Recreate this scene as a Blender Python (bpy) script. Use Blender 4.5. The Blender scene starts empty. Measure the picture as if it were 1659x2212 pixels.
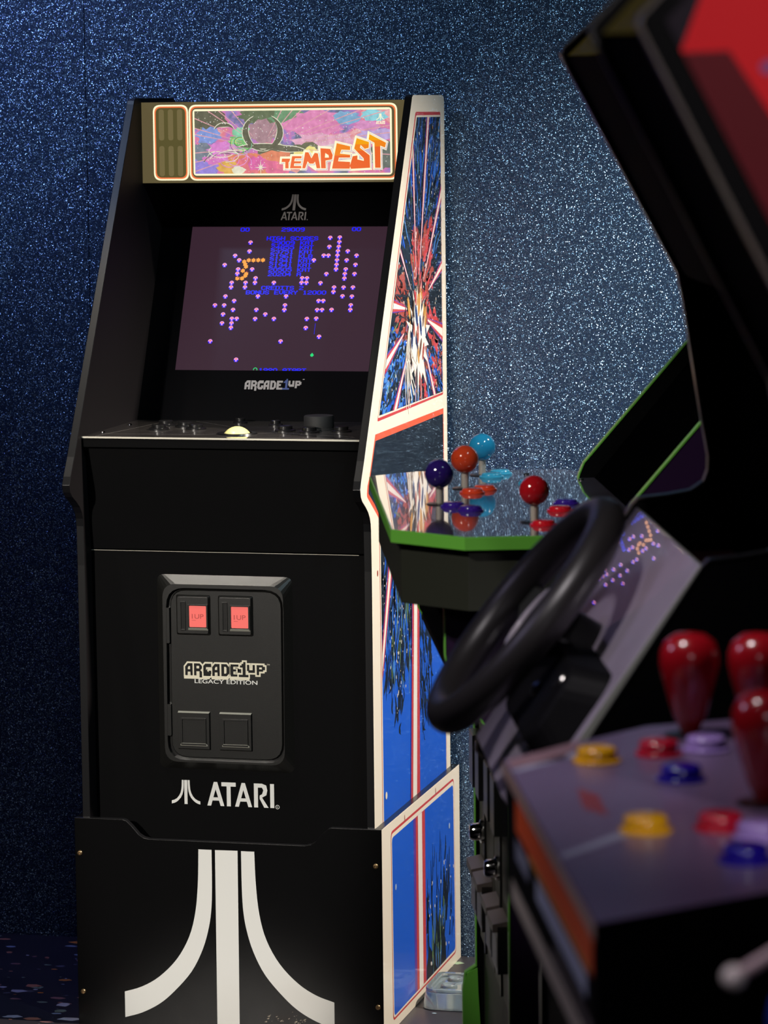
import bpy, bmesh, math, random
from mathutils import Vector, Matrix
from mathutils.geometry import tessellate_polygon

C = bpy.context.scene.collection
SC = bpy.context.scene

# ---------------------------------------------------------------- camera
def camera():
    yaw, pitch, roll = -0.2463, 0.1197, -0.0118
    cy, sy = math.cos(yaw), math.sin(yaw)
    f = Vector((sy, cy, 0)); r = Vector((cy, -sy, 0)); u = Vector((0, 0, 1))
    cp, sp = math.cos(pitch), math.sin(pitch)
    f2 = f * cp - u * sp; u2 = u * cp + f * sp
    cr, sr = math.cos(roll), math.sin(roll)
    r3 = r * cr + u2 * sr; u3 = u2 * cr - r * sr
    cd = bpy.data.cameras.new('camera'); co = bpy.data.objects.new('camera', cd); C.objects.link(co)
    m = Matrix((r3, u3, -f2)).transposed().to_4x4(); m.translation = Vector((1.56, -5.1708, 1.47))
    co.matrix_world = m
    cd.sensor_fit = 'HORIZONTAL'; cd.sensor_width = 36.0; cd.lens = 36.0 * 7598.06 / 1659
    cd.clip_start = .05; cd.clip_end = 60
    cd.dof.use_dof = True; cd.dof.focus_distance = 5.45; cd.dof.aperture_fstop = 12.5
    SC.camera = co
camera()

# ---------------------------------------------------------------- world, lights, exposure
SC.view_settings.view_transform = 'Standard'
SC.view_settings.look = 'None'
SC.view_settings.exposure = 0.0
SC.view_settings.gamma = 1.0
SC.view_settings.use_curve_mapping = False
wd = bpy.data.worlds.new('world'); SC.world = wd; wd.use_nodes = True
wd.node_tree.nodes['Background'].inputs[0].default_value = (.35, .35, .6, 1)
wd.node_tree.nodes['Background'].inputs[1].default_value = .012

def spot(name, loc, target, power, col, size=60, blend=.6, radius=.05):
    l = bpy.data.lights.new(name, 'SPOT'); l.energy = power; l.color = col
    l.spot_size = math.radians(size); l.spot_blend = blend; l.shadow_soft_size = radius
    o = bpy.data.objects.new(name, l); C.objects.link(o); o.location = loc
    o.rotation_euler = (Vector(target) - Vector(loc)).to_track_quat('-Z', 'Y').to_euler()
    return o
def area(name, loc, target, power, col, sx, sy):
    l = bpy.data.lights.new(name, 'AREA'); l.shape = 'RECTANGLE'; l.size = sx; l.size_y = sy
    l.energy = power; l.color = col
    o = bpy.data.objects.new(name, l); C.objects.link(o); o.location = loc
    o.rotation_euler = (Vector(target) - Vector(loc)).to_track_quat('-Z', 'Y').to_euler()
    return o
WARM = (1, .86, .68); WHITE = (1, .95, .88)
spot('gap_downlight', (1.75, -.05, 2.45), (.25, .25, .30), 500, (1, .91, .79), 50, .9, .06)
spot('wall_washer', (1.6, -1.5, 2.75), (.75, .55, .80), 70, (.62, .88, 1.0), 64, .9, .06)
fd = spot('front_lamp', (-.95, -4.75, 2.05), (-.03, 0, .60), 920, (1, .93, .84), 19, .45, .06); fd.scale = (.38, 1, 1)
spot('marquee_downlight', (-.62, -.44, 2.80), (0, .02, .72), 95, (1, .93, .82), 22, .8, .05)
spot('blue_wash', (-1.00, .30, 2.60), (-.62, .55, 1.62), 55, (.30, .32, 1), 52, .9, .06)
spot('left_wall_fill', (-1.00, -.75, 2.80), (-.42, .55, 1.72), 72, (.50, .66, 1), 42, .9, .06)  # added fill light to brighten the upper left wall
spot('deck_downlight', (-.55, -3.1, 2.75), (.62, -.95, .92), 190, (1, .95, .86), 17, .5, .05)
spot('red_cabinet_downlight', (2.3, -5.0, 2.75), (1.60, -3.30, 1.62), 150, (1, .93, .9), 18, .5, .04)
spot('row_downlight', (.55, -2.9, 2.85), (.95, -2.35, .95), 100, (1, .92, .95), 38, .8, .12)
spot('near_row_fill', (.45, -4.1, 2.85), (1.22, -3.30, .97), 55, (.95, .86, 1), 24, .8, .12)  # added fill light for the dim near end of the row
area('hall_panel', (2.6, -7.0, 2.85), (.9, -1.5, .8), 22, (.95, .88, 1), 1.2, 1.2)
spot('violet_wash', (-1.6, -2.6, 2.7), (.9, -2.4, .9), 40, (.7, .62, 1), 34, .8, .2)

# ---------------------------------------------------------------- materials
def lin(c):
    return tuple(((v / 255) / 12.92 if v / 255 <= .04045 else ((v / 255 + .055) / 1.055) ** 2.4) for v in c[:3]) + (1,)
MATS = {}
def M(name, rgb=(128, 128, 128), rough=.5, metal=0, emit=0, coat=0, spec=.5, crough=.05, noise=0, bump=0, nscale=600, trans=0, ior=1.5):
    if name in MATS: return MATS[name]
    m = bpy.data.materials.new(name); m.use_nodes = True; MATS[name] = m
    nt = m.node_tree; b = nt.nodes['Principled BSDF']; c = lin(rgb)
    b.inputs['Base Color'].default_value = tuple(v * .12 for v in c[:3]) + (1,) if emit > .2 else c; b.inputs['Roughness'].default_value = rough
    b.inputs['Metallic'].default_value = metal; b.inputs['Specular IOR Level'].default_value = spec
    b.inputs['Coat Weight'].default_value = coat; b.inputs['Coat Roughness'].default_value = crough
    b.inputs['Transmission Weight'].default_value = trans; b.inputs['IOR'].default_value = ior
    if emit:
        b.inputs['Emission Color'].default_value = c; b.inputs['Emission Strength'].default_value = emit
    if noise or bump:
        tc = nt.nodes.new('ShaderNodeTexCoord'); n = nt.nodes.new('ShaderNodeTexNoise')
        n.inputs['Scale'].default_value = nscale; n.inputs['Detail'].default_value = 3
        nt.links.new(tc.outputs['Object'], n.inputs['Vector'])
        if noise:
            mx = nt.nodes.new('ShaderNodeMix'); mx.data_type = 'RGBA'
            mx.inputs['A'].default_value = tuple(v * (1 - noise) for v in c[:3]) + (1,)
            mx.inputs['B'].default_value = tuple(min(1, v * (1 + noise)) for v in c[:3]) + (1,)
            nt.links.new(n.outputs['Fac'], mx.inputs['Factor']); nt.links.new(mx.outputs['Result'], b.inputs['Emission Color' if emit else 'Base Color'])
        if bump:
            bp = nt.nodes.new('ShaderNodeBump'); bp.inputs['Strength'].default_value = bump; bp.inputs['Distance'].default_value = .001
            nt.links.new(n.outputs['Fac'], bp.inputs['Height']); nt.links.new(bp.outputs['Normal'], b.inputs['Normal'])
    return m

def glitter_wall():
    m = bpy.data.materials.new('glitter_wallcovering'); m.use_nodes = True; nt = m.node_tree; b = nt.nodes['Principled BSDF']
    N = nt.nodes.new; L = nt.links.new
    tc = N('ShaderNodeTexCoord')
    vo = N('ShaderNodeTexVoronoi'); vo.feature = 'F1'; vo.inputs['Scale'].default_value = 680
    L(tc.outputs['Object'], vo.inputs['Vector'])
    sep = N('ShaderNodeSeparateColor'); L(vo.outputs['Color'], sep.inputs['Color'])
    # flakes: round disc inside each cell, each flake tipped its own way
    disc = N('ShaderNodeMath'); disc.operation = 'LESS_THAN'; disc.inputs[1].default_value = .46
    L(vo.outputs['Distance'], disc.inputs[0])
    thr = N('ShaderNodeMath'); thr.operation = 'GREATER_THAN'; thr.inputs[1].default_value = .30
    L(sep.outputs['Red'], thr.inputs[0])
    fl = N('ShaderNodeMath'); fl.operation = 'MULTIPLY'; L(disc.outputs[0], fl.inputs[0]); L(thr.outputs[0], fl.inputs[1])
    off = N('ShaderNodeVectorMath'); off.operation = 'SUBTRACT'; off.inputs[1].default_value = (.5, .5, .5)
    L(vo.outputs['Color'], off.inputs[0])
    sc = N('ShaderNodeVectorMath'); sc.operation = 'SCALE'; sc.inputs['Scale'].default_value = 1.0; L(off.outputs[0], sc.inputs[0])
    geo = N('ShaderNodeNewGeometry')
    add = N('ShaderNodeVectorMath'); add.operation = 'ADD'; L(geo.outputs['Normal'], add.inputs[0]); L(sc.outputs[0], add.inputs[1])
    nrm = N('ShaderNodeVectorMath'); nrm.operation = 'NORMALIZE'; L(add.outputs[0], nrm.inputs[0])
    mx = N('ShaderNodeMix'); mx.data_type = 'VECTOR'; L(fl.outputs[0], mx.inputs['Factor'])
    L(geo.outputs['Normal'], mx.inputs[4]); L(nrm.outputs[0], mx.inputs[5])
    L(mx.outputs[1], b.inputs['Normal'])
    cm = N('ShaderNodeMix'); cm.data_type = 'RGBA'; L(fl.outputs[0], cm.inputs['Factor'])
    cm.inputs['A'].default_value = lin((18, 45, 76)); cm.inputs['B'].default_value = (.30, .47, .68, 1)
    L(cm.outputs['Result'], b.inputs['Base Color'])
    L(fl.outputs[0], b.inputs['Metallic'])
    rg = N('ShaderNodeMix'); L(fl.outputs[0], rg.inputs['Factor']); rg.inputs['A'].default_value = .55; rg.inputs['B'].default_value = .38
    L(rg.outputs[0], b.inputs['Roughness'])
    return m

def nebula():
    # printed star-cloud film of the marquee, lit from behind
    m = bpy.data.materials.new('nebula_film'); m.use_nodes = True; nt = m.node_tree; b = nt.nodes['Principled BSDF']
    N = nt.nodes.new; L = nt.links.new
    tc = N('ShaderNodeTexCoord')
    n1 = N('ShaderNodeTexNoise'); n1.inputs['Scale'].default_value = 26; n1.inputs['Detail'].default_value = 5; n1.inputs['Distortion'].default_value = .8
    L(tc.outputs['Object'], n1.inputs['Vector'])
    r1 = N('ShaderNodeValToRGB'); L(n1.outputs['Fac'], r1.inputs['Fac'])
    e = r1.color_ramp.elements; e[0].position = .30; e[0].color = lin((108, 106, 92)); e[1].position = .74; e[1].color = lin((255, 205, 205))
    for p, c in ((.42, (120, 125, 160)), (.48, (170, 140, 205)), (.54, (225, 130, 190)), (.62, (240, 140, 150))):
        x = e.new(p); x.color = lin(c)
    L(r1.outputs['Color'], b.inputs['Emission Color']); b.inputs['Emission Strength'].default_value = .85
    b.inputs['Base Color'].default_value = (.05, .05, .05, 1); b.inputs['Roughness'].default_value = .25
    return m

def speckle_floor():
    m = bpy.data.materials.new('confetti_floor'); m.use_nodes = True; nt = m.node_tree; b = nt.nodes['Principled BSDF']
    N = nt.nodes.new; L = nt.links.new
    tc = N('ShaderNodeTexCoord')
    n = N('ShaderNodeTexNoise'); n.inputs['Scale'].default_value = 9; n.inputs['Detail'].default_value = 6
    L(tc.outputs['Object'], n.inputs['Vector'])
    r = N('ShaderNodeValToRGB'); r.color_ramp.elements[0].color = lin((26, 25, 29)); r.color_ramp.elements[1].color = lin((56, 52, 55))
    L(n.outputs['Fac'], r.inputs['Fac']); L(r.outputs['Color'], b.inputs['Base Color'])
    b.inputs['Roughness'].default_value = .38
    return m

BLK = M('black_laminate', (6, 6, 7), .65, bump=.12, nscale=900, spec=.05)
BLKG = M('black_gloss_print', (9, 9, 10), .22, bump=.05, nscale=500, spec=.3)
EDGE = M('black_edge_trim', (17, 17, 19), .3, spec=.35)
CREAM = M('cream_print', (244, 232, 212), .35, coat=.6, crough=.04)
BLACKART = M('black_print', (15, 17, 19), .3, coat=.5, crough=.06, spec=.3)
BLUE = M('blue_print', (22, 92, 215), .3, coat=.7, crough=.05)
LBLUE = M('light_blue_print', (74, 140, 220), .3, coat=.7, crough=.05)
DBLUE = M('navy_print', (22, 48, 110), .3, coat=.7, crough=.05)
OLIVE = M('olive_print', (108, 138, 80), .3, coat=.7, crough=.05)
RED = M('red_print', (205, 62, 58), .3, coat=.6, crough=.05)
RUST = M('rust_print', (170, 68, 42), .3, coat=.6, crough=.05)
ORANGE = M('orange_print', (236, 92, 48), .3, coat=.6, crough=.05)
PURPLE = M('purple_print', (104, 54, 160), .3, coat=.6, crough=.05)
WHITEP = M('white_print', (240, 232, 222), .35, coat=.5, crough=.05)
GOLD = M('ochre_print', (206, 148, 60), .3, coat=.6)
BROWN = M('brown_print', (110, 72, 34), .3, coat=.6)
LOGO = M('white_logo_print', (216, 216, 212), .35)
LOGOD = M('grey_logo_print', (150, 146, 146), .35)
LOGOB = M('dull_blue_logo_print', (60, 76, 130), .35)
STEEL = M('brushed_steel', (170, 168, 165), .25, 1)
CHROME = M('chrome', (225, 225, 225), .08, 1)
BRASS = M('brassy_screw', (190, 160, 120), .3, 1)
DARKP = M('black_plastic', (18, 18, 19), .28)
GREEN = M('green_edge_trim', (104, 180, 66), .35)

# ---------------------------------------------------------------- mesh builder
def cleanpoly(p):
    q = []
    for a in p:
        if not q or (abs(a[0] - q[-1][0]) + abs(a[1] - q[-1][1])) > 1e-6: q.append((a[0], a[1]))
    if len(q) > 1 and abs(q[0][0] - q[-1][0]) + abs(q[0][1] - q[-1][1]) < 1e-6: q.pop()
    return q
def parea(p): return .5 * sum(p[i][0] * p[(i + 1) % len(p)][1] - p[(i + 1) % len(p)][0] * p[i][1] for i in range(len(p)))
def ccw(p):
    p = cleanpoly(p)
    return p if parea(p) > 0 else p[::-1]
def rnd(pts, r, n=5):
    pts = ccw(pts); out = []
    k = len(pts)
    for i in range(k):
        p0, p1, p2 = Vector(pts[i - 1]), Vector(pts[i]), Vector(pts[(i + 1) % k])
        a = (p0 - p1); b = (p2 - p1); la, lb = a.length, b.length
        rr = r[i] if isinstance(r, (list, tuple)) else r
        if rr <= 0: out.append(tuple(p1)); continue
        a.normalize(); b.normalize()
        d = min(rr, la * .48, lb * .48); s = p1 + a * d; e = p1 + b * d
        for j in range(n + 1):
            t = j / n
            out.append(tuple(s * (1 - t) ** 2 + p1 * 2 * t * (1 - t) + e * t * t))
    return out
def rect(x0, y0, x1, y1): return [(x0, y0), (x1, y0), (x1, y1), (x0, y1)]
def ell(cx, cy, rx, ry, n=20, rot=0):
    c, s = math.cos(rot), math.sin(rot)
    return [(cx + rx * math.cos(2 * math.pi * i / n) * c - ry * math.sin(2 * math.pi * i / n) * s,
             cy + rx * math.cos(2 * math.pi * i / n) * s + ry * math.sin(2 * math.pi * i / n) * c) for i in range(n)]
def clip(poly, region):
    region = ccw(region); out = list(poly)
    for i in range(len(region)):
        a, b = region[i], region[(i + 1) % len(region)]; inp = out; out = []
        if not inp: break
        side = lambda p: (b[0] - a[0]) * (p[1] - a[1]) - (b[1] - a[1]) * (p[0] - a[0])
        for j in range(len(inp)):
            p, q = inp[j - 1], inp[j]; sp, sq = side(p), side(q)
            if (sp >= 0) != (sq >= 0):
                t = sp / (sp - sq); out.append((p[0] + (q[0] - p[0]) * t, p[1] + (q[1] - p[1]) * t))
            if sq >= 0: out.append(q)
    return out

def grow(poly, d):
    q = ccw(poly); n = len(q); out = []
    for i in range(n):
        a, b, c = Vector(q[i - 1]), Vector(q[i]), Vector(q[(i + 1) % n]); e1 = (b - a).normalized(); e2 = (c - b).normalized()
        n1 = Vector((e1.y, -e1.x)); n2 = Vector((e2.y, -e2.x)); s = n1 + n2; k = d / max(.55, s.dot(n1)); out.append(tuple(b + s * k))
    return out

class Fr:
    def __init__(s, O, U, V):
        s.O, s.U, s.V = Vector(O), Vector(U).normalized(), Vector(V).normalized(); s.N = s.U.cross(s.V).normalized()
    def __call__(s, a, b, h=0): return s.O + s.U * a + s.V * b + s.N * h

class MB:
    def __init__(s): s.v = []; s.f = []; s.m = []; s.sm = []; s.slots = []
    def mi(s, m):
        if m not in s.slots: s.slots.append(m)
        return s.slots.index(m)
    def add(s, vs, fs, m, smooth=False):
        o = len(s.v); s.v += [Vector(v) for v in vs]; k = s.mi(m)
        for f in fs: s.f.append([i + o for i in f]); s.m.append(k); s.sm.append(smooth)
    def decal(s, fr, poly, m, layer=1, step=.00012):
        poly = cleanpoly(poly)
        if len(poly) < 3 or abs(parea(poly)) < 1e-9: return s
        poly = ccw(poly)
        tris = tessellate_polygon([[Vector((p[0], p[1], 0)) for p in poly]])
        vs = [fr(p[0], p[1], layer * step) for p in poly]; fs = []
        for t in tris:
            a, b, c = (poly[i] for i in t)
            ar = (b[0] - a[0]) * (c[1] - a[1]) - (c[0] - a[0]) * (b[1] - a[1])
            fs.append(list(t) if ar > 0 else list(t)[::-1])
        s.add(vs, fs, m); return s
    def stroke(s, fr, pts, w, m, layer=1, closed=False):
        n = len(pts)
        for i in range(n if closed else n - 1):
            a, b = Vector(pts[i]), Vector(pts[(i + 1) % n]); d = (b - a)
            if d.length < 1e-7: continue
            d.normalize(); p = Vector((-d.y, d.x)) * w / 2; x = d * w * .18
            s.decal(fr, [a - x + p, a - x - p, b + x - p, b + x + p], m, layer + .02 * i)
        return s
    def prism(s, fr, poly, h0, h1, m, mside=None, mback=None):
        poly = ccw(poly); n = len(poly); mside = mside or m; mback = mback or m
        tris = tessellate_polygon([[Vector((p[0], p[1], 0)) for p in poly]]) if n > 4 else None
        vs = [fr(p[0], p[1], h0) for p in poly] + [fr(p[0], p[1], h1) for p in poly]
        o = len(s.v); s.v += vs
        def put(f, mm): s.f.append([i + o for i in f]); s.m.append(s.mi(mm)); s.sm.append(False)
        put(list(range(n, 2 * n)), m); put(list(range(n))[::-1], mback)
        for i in range(n): put([i, (i + 1) % n, n + (i + 1) % n, n + i], mside)
        return s
    def frustum(s, fr, p0, h0, p1, h1, m, top=True, bottom=True):
        p0 = ccw(p0); p1 = ccw(p1); n = len(p0)
        vs = [fr(p[0], p[1], h0) for p in p0] + [fr(p[0], p[1], h1) for p in p1]
        fs = [[i, (i + 1) % n, n + (i + 1) % n, n + i] for i in range(n)]
        if top: fs.append(list(range(n, 2 * n)))
        if bottom: fs.append(list(range(n))[::-1])
        s.add(vs, fs, m); return s
    def ring(s, fr, outer, inner, h0, h1, m):
        # frame between two outlines with the same vertex count
        outer = ccw(outer); inner = ccw(inner); n = len(outer)
        vs = [fr(*p, h0) for p in outer] + [fr(*p, h1) for p in outer] + [fr(*p, h1) for p in inner] + [fr(*p, h0) for p in inner]
        fs = []
        for i in range(n):
            j = (i + 1) % n
            for k in range(4): fs.append([k * n + i, k * n + j, ((k + 1) % 4) * n + j, ((k + 1) % 4) * n + i])
        s.add(vs, fs, m); return s
    def box(s, a, b, m):
        a, b = Vector(a), Vector(b)
        vs = [(x, y, z) for z in (a.z, b.z) for y in (a.y, b.y) for x in (a.x, b.x)]
        s.add(vs, [[0, 2, 3, 1], [4, 5, 7, 6], [0, 1, 5, 4], [2, 6, 7, 3], [0, 4, 6, 2], [1, 3, 7, 5]], m); return s
    def lathe(s, fr, prof, m, n=32, cap=True):
        # prof: (radius, height) pairs along fr.N
        vs = []; fs = []; k = len(prof)
        for r, h in prof:
            for i in range(n):
                a = 2 * math.pi * i / n; vs.append(fr(r * math.cos(a), r * math.sin(a), h))
        for j in range(k - 1):
            for i in range(n): fs.append([j * n + i, j * n + (i + 1) % n, (j + 1) * n + (i + 1) % n, (j + 1) * n + i])
        if cap:
            fs.append(list(range(n))[::-1]); fs.append([(k - 1) * n + i for i in range(n)])
        s.add(vs, fs, m, True); return s
    def sphere(s, c, r, m, n=28, k=18):
        c = Vector(c); return s.lathe(Fr(c, (1, 0, 0), (0, 1, 0)), [(max(1e-5, r * math.sin(math.pi * j / k)), -r * math.cos(math.pi * j / k)) for j in range(k + 1)], m, n)
    def torus(s, fr, R, r, m, n=72, k=18, a0=0, a1=2 * math.pi, flat=1):
        vs = []; fs = []; full = abs(a1 - a0 - 2 * math.pi) < 1e-4; nn = n if full else n + 1
        for i in range(nn):
            a = a0 + (a1 - a0) * i / n
            for j in range(k):
                b = 2 * math.pi * j / k; q = R + r * math.cos(b)
                vs.append(fr(q * math.cos(a), q * math.sin(a), flat * r * math.sin(b)))
        for i in range(n):
            i2 = (i + 1) % nn
            for j in range(k): fs.append([i * k + j, i2 * k + j, i2 * k + (j + 1) % k, i * k + (j + 1) % k])
        s.add(vs, fs, m, True); return s
    def tube(s, a, b, r, m, r2=None, n=20):
        a, b = Vector(a), Vector(b); d = (b - a).normalized(); u = d.orthogonal().normalized(); v = d.cross(u)
        return s.lathe(Fr(a, u, v), [(r, 0), (r2 if r2 is not None else r, (b - a).length)], m, n)
    def text(s, fr, txt, x, y, size, m, layer=1, width=None, align='LEFT', depth=0):
        cu = bpy.data.curves.new('tmp', 'FONT'); cu.body = txt; cu.size = size; cu.align_x = 'LEFT'
        ob = bpy.data.objects.new('tmp', cu); C.objects.link(ob)
        dg = bpy.context.evaluated_depsgraph_get(); me = ob.evaluated_get(dg).to_mesh()
        xs = [v.co.x for v in me.vertices]; x0, x1 = min(xs), max(xs); k = (width / (x1 - x0)) if width else 1
        off = -x0 * k + (-(x1 - x0) * k / 2 if align == 'CENTER' else 0)
        vs = [fr(x + off + v.co.x * k, y + v.co.y, layer * .00012) for v in me.vertices]
        fs = []
        for p in me.polygons:
            f = list(p.vertices); fs.append(f if p.normal.z > 0 else f[::-1])
        s.add(vs, fs, m); ob.to_mesh_clear() if False else None
        bpy.data.objects.remove(ob); bpy.data.curves.remove(cu); return s
    def build(s, name, parent=None, bevel=0, seg=2):
        me = bpy.data.meshes.new(name); me.from_pydata([tuple(v) for v in s.v], [], s.f)
        for m in s.slots: me.materials.append(m)
        for i, p in enumerate(me.polygons): p.material_index = s.m[i]; p.use_smooth = s.sm[i]
        me.update()
        if any(s.sm): me.set_sharp_from_angle(angle=math.radians(40))
        o = bpy.data.objects.new(name, me); C.objects.link(o)
        # origin at the middle of the part
        c = sum(s.v, Vector()) / len(s.v); me.transform(Matrix.Translation(-c)); o.location = c
        if parent is not None:
            o.parent = parent; base = Vector(); q = parent
            while q is not None: base += q.location if q.type == 'EMPTY' else Vector(q['wl']) - base * 0; q = None
            o['wl'] = tuple(c); o.location = c - (Vector(parent['wl']))
        else: o['wl'] = tuple(c)
        if bevel:
            b = o.modifiers.new('bevel', 'BEVEL'); b.width = bevel; b.segments = seg; b.limit_method = 'ANGLE'; b.angle_limit = math.radians(35)
        return o

def thing(name, label, cat, loc, group=None):
    o = bpy.data.objects.new(name, None); C.objects.link(o); o.location = loc; o['wl'] = tuple(loc)
    o.empty_display_size = .1
    o['label'] = label; o['category'] = cat; o['kind'] = 'thing'
    if group: o['group'] = group
    return o
def tag(o, label, cat, group=None):
    o['label'] = label; o['category'] = cat; o['kind'] = 'thing'
    if group: o['group'] = group
    return o
def struct(mb, name, **k):
    o = mb.build(name, **k); o['kind'] = 'structure'; return o

# ---------------------------------------------------------------- room
WALLY = .548
GL = glitter_wall()
mb = MB()
mb.box((-5.2, WALLY, 0), (-.3928, WALLY + .06, 2.9), GL)
mb.box((-.3914, WALLY, 0), (3.2, WALLY + .06, 2.9), GL)
mb.box((-.3940, WALLY + .002, 0), (-.3905, WALLY + .05, 2.9), M('seam_navy', (14, 22, 40), .7))
struct(mb, 'wall_back')
DW = M('dark_navy_paint', (20, 22, 34), .8)
struct(MB().box((3.2, -9, 0), (3.26, WALLY + .06, 2.9), DW), 'wall_right')
struct(MB().box((-5.26, -9, 0), (-5.2, WALLY + .06, 2.9), DW), 'wall_left')
struct(MB().box((-5.26, -9.06, 0), (3.26, -9, 2.9), DW), 'wall_front')
struct(MB().box((-5.26, -9.06, 2.9), (3.26, WALLY + .06, 2.96), M('black_ceiling_paint', (12, 12, 14), .9)), 'ceiling')
random.seed(5)
fm = MB(); fm.box((-5.26, -9.06, -.05), (3.26, WALLY + .06, 0), speckle_floor())
CH = [M('chip_' + n, c, .5) for n, c in (('sage', (128, 150, 122)), ('peach', (196, 130, 96)), ('orange', (226, 140, 54)), ('ice', (150, 172, 182)), ('white', (196, 200, 204)), ('rose', (150, 106, 100)), ('grey', (92, 92, 98)))]
ff = Fr((0, 0, 0), (1, 0, 0), (0, 1, 0))
for i in range(860):
    x = random.uniform(-.75, .75); y = random.uniform(-.65, .53)
    if i < 130: x = random.uniform(-.62, -.25); y = random.uniform(-.05, .53)
    if i > 420: x = random.uniform(-2.5, 2.5); y = random.uniform(-3, .5)
    s = random.choice((.002, .003, .004, .006, .009, .012)); n = random.randint(5, 7); ro = random.uniform(0, 6)
    st = random.uniform(1.2, 2.2)
    pts = [(x + s * st * random.uniform(.6, 1.1) * math.cos(2 * math.pi * k / n), y + s * random.uniform(.6, 1.1) * math.sin(2 * math.pi * k / n)) for k in range(n)]
    fm.decal(ff, pts, random.choice(CH), 1 + (i % 7) * .3)
struct(fm, 'floor')

# ================================================================ MAIN CABINET
HW = .238; TH = .0125
cab = thing('arcade_cabinet', 'black upright arcade cabinet with lit colourful marquee and cream-bordered blue side art', 'arcade cabinet', (0, .27, 0))
PROF = [(.006, .297), (.0075, .735), (.006, .797), (.0044, .809), (-.0003, .8185), (-.0104, .8287), (-.0253, .8383), (-.0452, .8489), (-.0538, .8569), (-.0569, .868), (-.0505, .8810), (-.0308, .9097), (.3005, 1.4500), (.3042, 1.4565), (.3117, 1.4600), (.516, 1.459), (.5245, 1.4555), (.528, 1.448), (.528, .297)]
FL = Fr((-HW, 0, 0), (0, 1, 0), (0, 0, 1))      # N = +X
MB().prism(FL, PROF, 0, TH, M('charcoal_side_laminate', (24, 21, 23), .6, spec=.2, bump=.1, nscale=900), EDGE).build('side_panel', cab, .0008)
FRr = Fr((HW, 0, 0), (0, 1, 0), (0, 0, 1))

def streaks(mb, fr, region, centre, n, mats, L, W, layer, box, seed, gate=None):
    rg = random.Random(seed)
    for i in range(n):
        y = rg.uniform(box[0], box[2]); z = rg.uniform(box[1], box[3])
        if gate and not gate(y, z, rg): continue
        d = Vector((y - centre[0], z - centre[1]))
        if d.length < .02: continue
        d.normalize(); a = rg.gauss(0, .12); d = Vector((d.x * math.cos(a) - d.y * math.sin(a), d.x * math.sin(a) + d.y * math.cos(a)))
        p = Vector((-d.y, d.x)); l = rg.uniform(*L); w = rg.uniform(*W)
        pts = []
        prof = [(-1, 0), (-.6, rg.uniform(.4, .9)), (-.1, rg.uniform(.6, 1.2)), (.3, rg.uniform(.4, 1.1)), (.7, rg.uniform(.3, .9)), (1, 0), (.65, -rg.uniform(.3, 1)), (.2, -rg.uniform(.6, 1.2)), (-.3, -rg.uniform(.4, 1)), (-.7, -rg.uniform(.3, .8))]
        wob = rg.uniform(-1.6, 1.6) * w
        for t, q in prof:
            v = Vector((y, z)) + d * (t * l / 2) + p * (q * w / 2 + wob * t * t); pts.append((v.x, v.y))
        c = clip(pts, region)
        if len(c) >= 3: mb.decal(fr, c, rg.choice(mats), layer + .05 * (i % 13))
def dots(mb, fr, region, n, mats, box, layer, seed, r=(.0006, .0022), gate=None, st=1.8):
    rg = random.Random(seed)
    for i in range(n):
        y = rg.uniform(box[0], box[2]); z = rg.uniform(box[1], box[3])
        if gate and not gate(y, z, rg): continue
        s = rg.uniform(*r); c = clip(ell(y, z, s, s * rg.uniform(1, st), 7), region)
        if len(c) >= 3: mb.decal(fr, c, rg.choice(mats), layer)
def beam(mb, fr, region, c, e, w0, w1, layer, purple=True, start=0.0):
    c, e = Vector(c), Vector(e); d = (e - c); p = Vector((-d.y, d.x)).normalized(); s = c + d * start; e = c + d * 1.15
    for k, (wk, m) in enumerate(((1.0, PURPLE if purple else RED), (.82, RED), (.42, WHITEP))):
        a = w0 * wk / 2; b = w1 * wk / 2
        q = clip([s + p * a, s - p * a, e - p * b, e + p * b], region)
        q = [tuple(x) for x in q]
        if len(q) >= 3: mb.decal(fr, q, m, layer + k * .5)

sp = MB(); sp.prism(FRr, PROF, -TH, 0, CREAM, EDGE, BLK)
OUT = [(.3245, 1.4332), (.4990, 1.4316), (.5005, .9655), (.0516, .9619)]
INN = [(.3325, 1.4245), (.4955, 1.4235), (.4955, .9705), (.0631, .9702)]
sp.decal(FRr, rnd(OUT, .006), RED, 1)
MID = [(.3285, 1.4290), (.4975, 1.4280), (.4980, .9685), (.0572, .9655)]
sp.decal(FRr, rnd([(.3275, 1.4275), (.4975, 1.4265), (.4985, .9690), (.0556, .9668)], .005), CREAM, 2)
sp.decal(FRr, INN, BLACKART, 3)
CEN = (.318, 1.115)
lo = [(.3325, 1.4245), (.4955, 1.4235), (.4955, .9705), (.0631, .9702)]
streaks(sp, FRr, lo, CEN, 430, [BLUE, LBLUE, DBLUE, BLUE, DBLUE], (.018, .06), (.003, .009), 4, (.10, 1.17, .50, 1.43), 1, lambda y, z, g: z > 1.17 + .1 * g.random())
streaks(sp, FRr, lo, CEN, 230, [BLUE, LBLUE, LBLUE, DBLUE], (.012, .035), (.004, .012), 4, (.06, .97, .32, 1.10), 2, lambda y, z, g: (y - .318) < -.09 + .05 * g.random() or z < 1.0)
streaks(sp, FRr, lo, CEN, 90, [BLUE, LBLUE, DBLUE], (.02, .06), (.003, .009), 4, (.36, .97, .50, 1.05), 3)
streaks(sp, FRr, lo, CEN, 26, [OLIVE], (.015, .05), (.002, .005), 5, (.08, .98, .45, 1.4), 4)
streaks(sp, FRr, lo, CEN, 60, [RUST, RED, RUST], (.02, .05), (.012, .024), 4.8, (.29, 1.13, .43, 1.25), 5)
streaks(sp, FRr, lo, CEN, 40, [RUST], (.02, .05), (.006, .014), 4.8, (.17, 1.07, .25, 1.2), 6)
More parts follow.
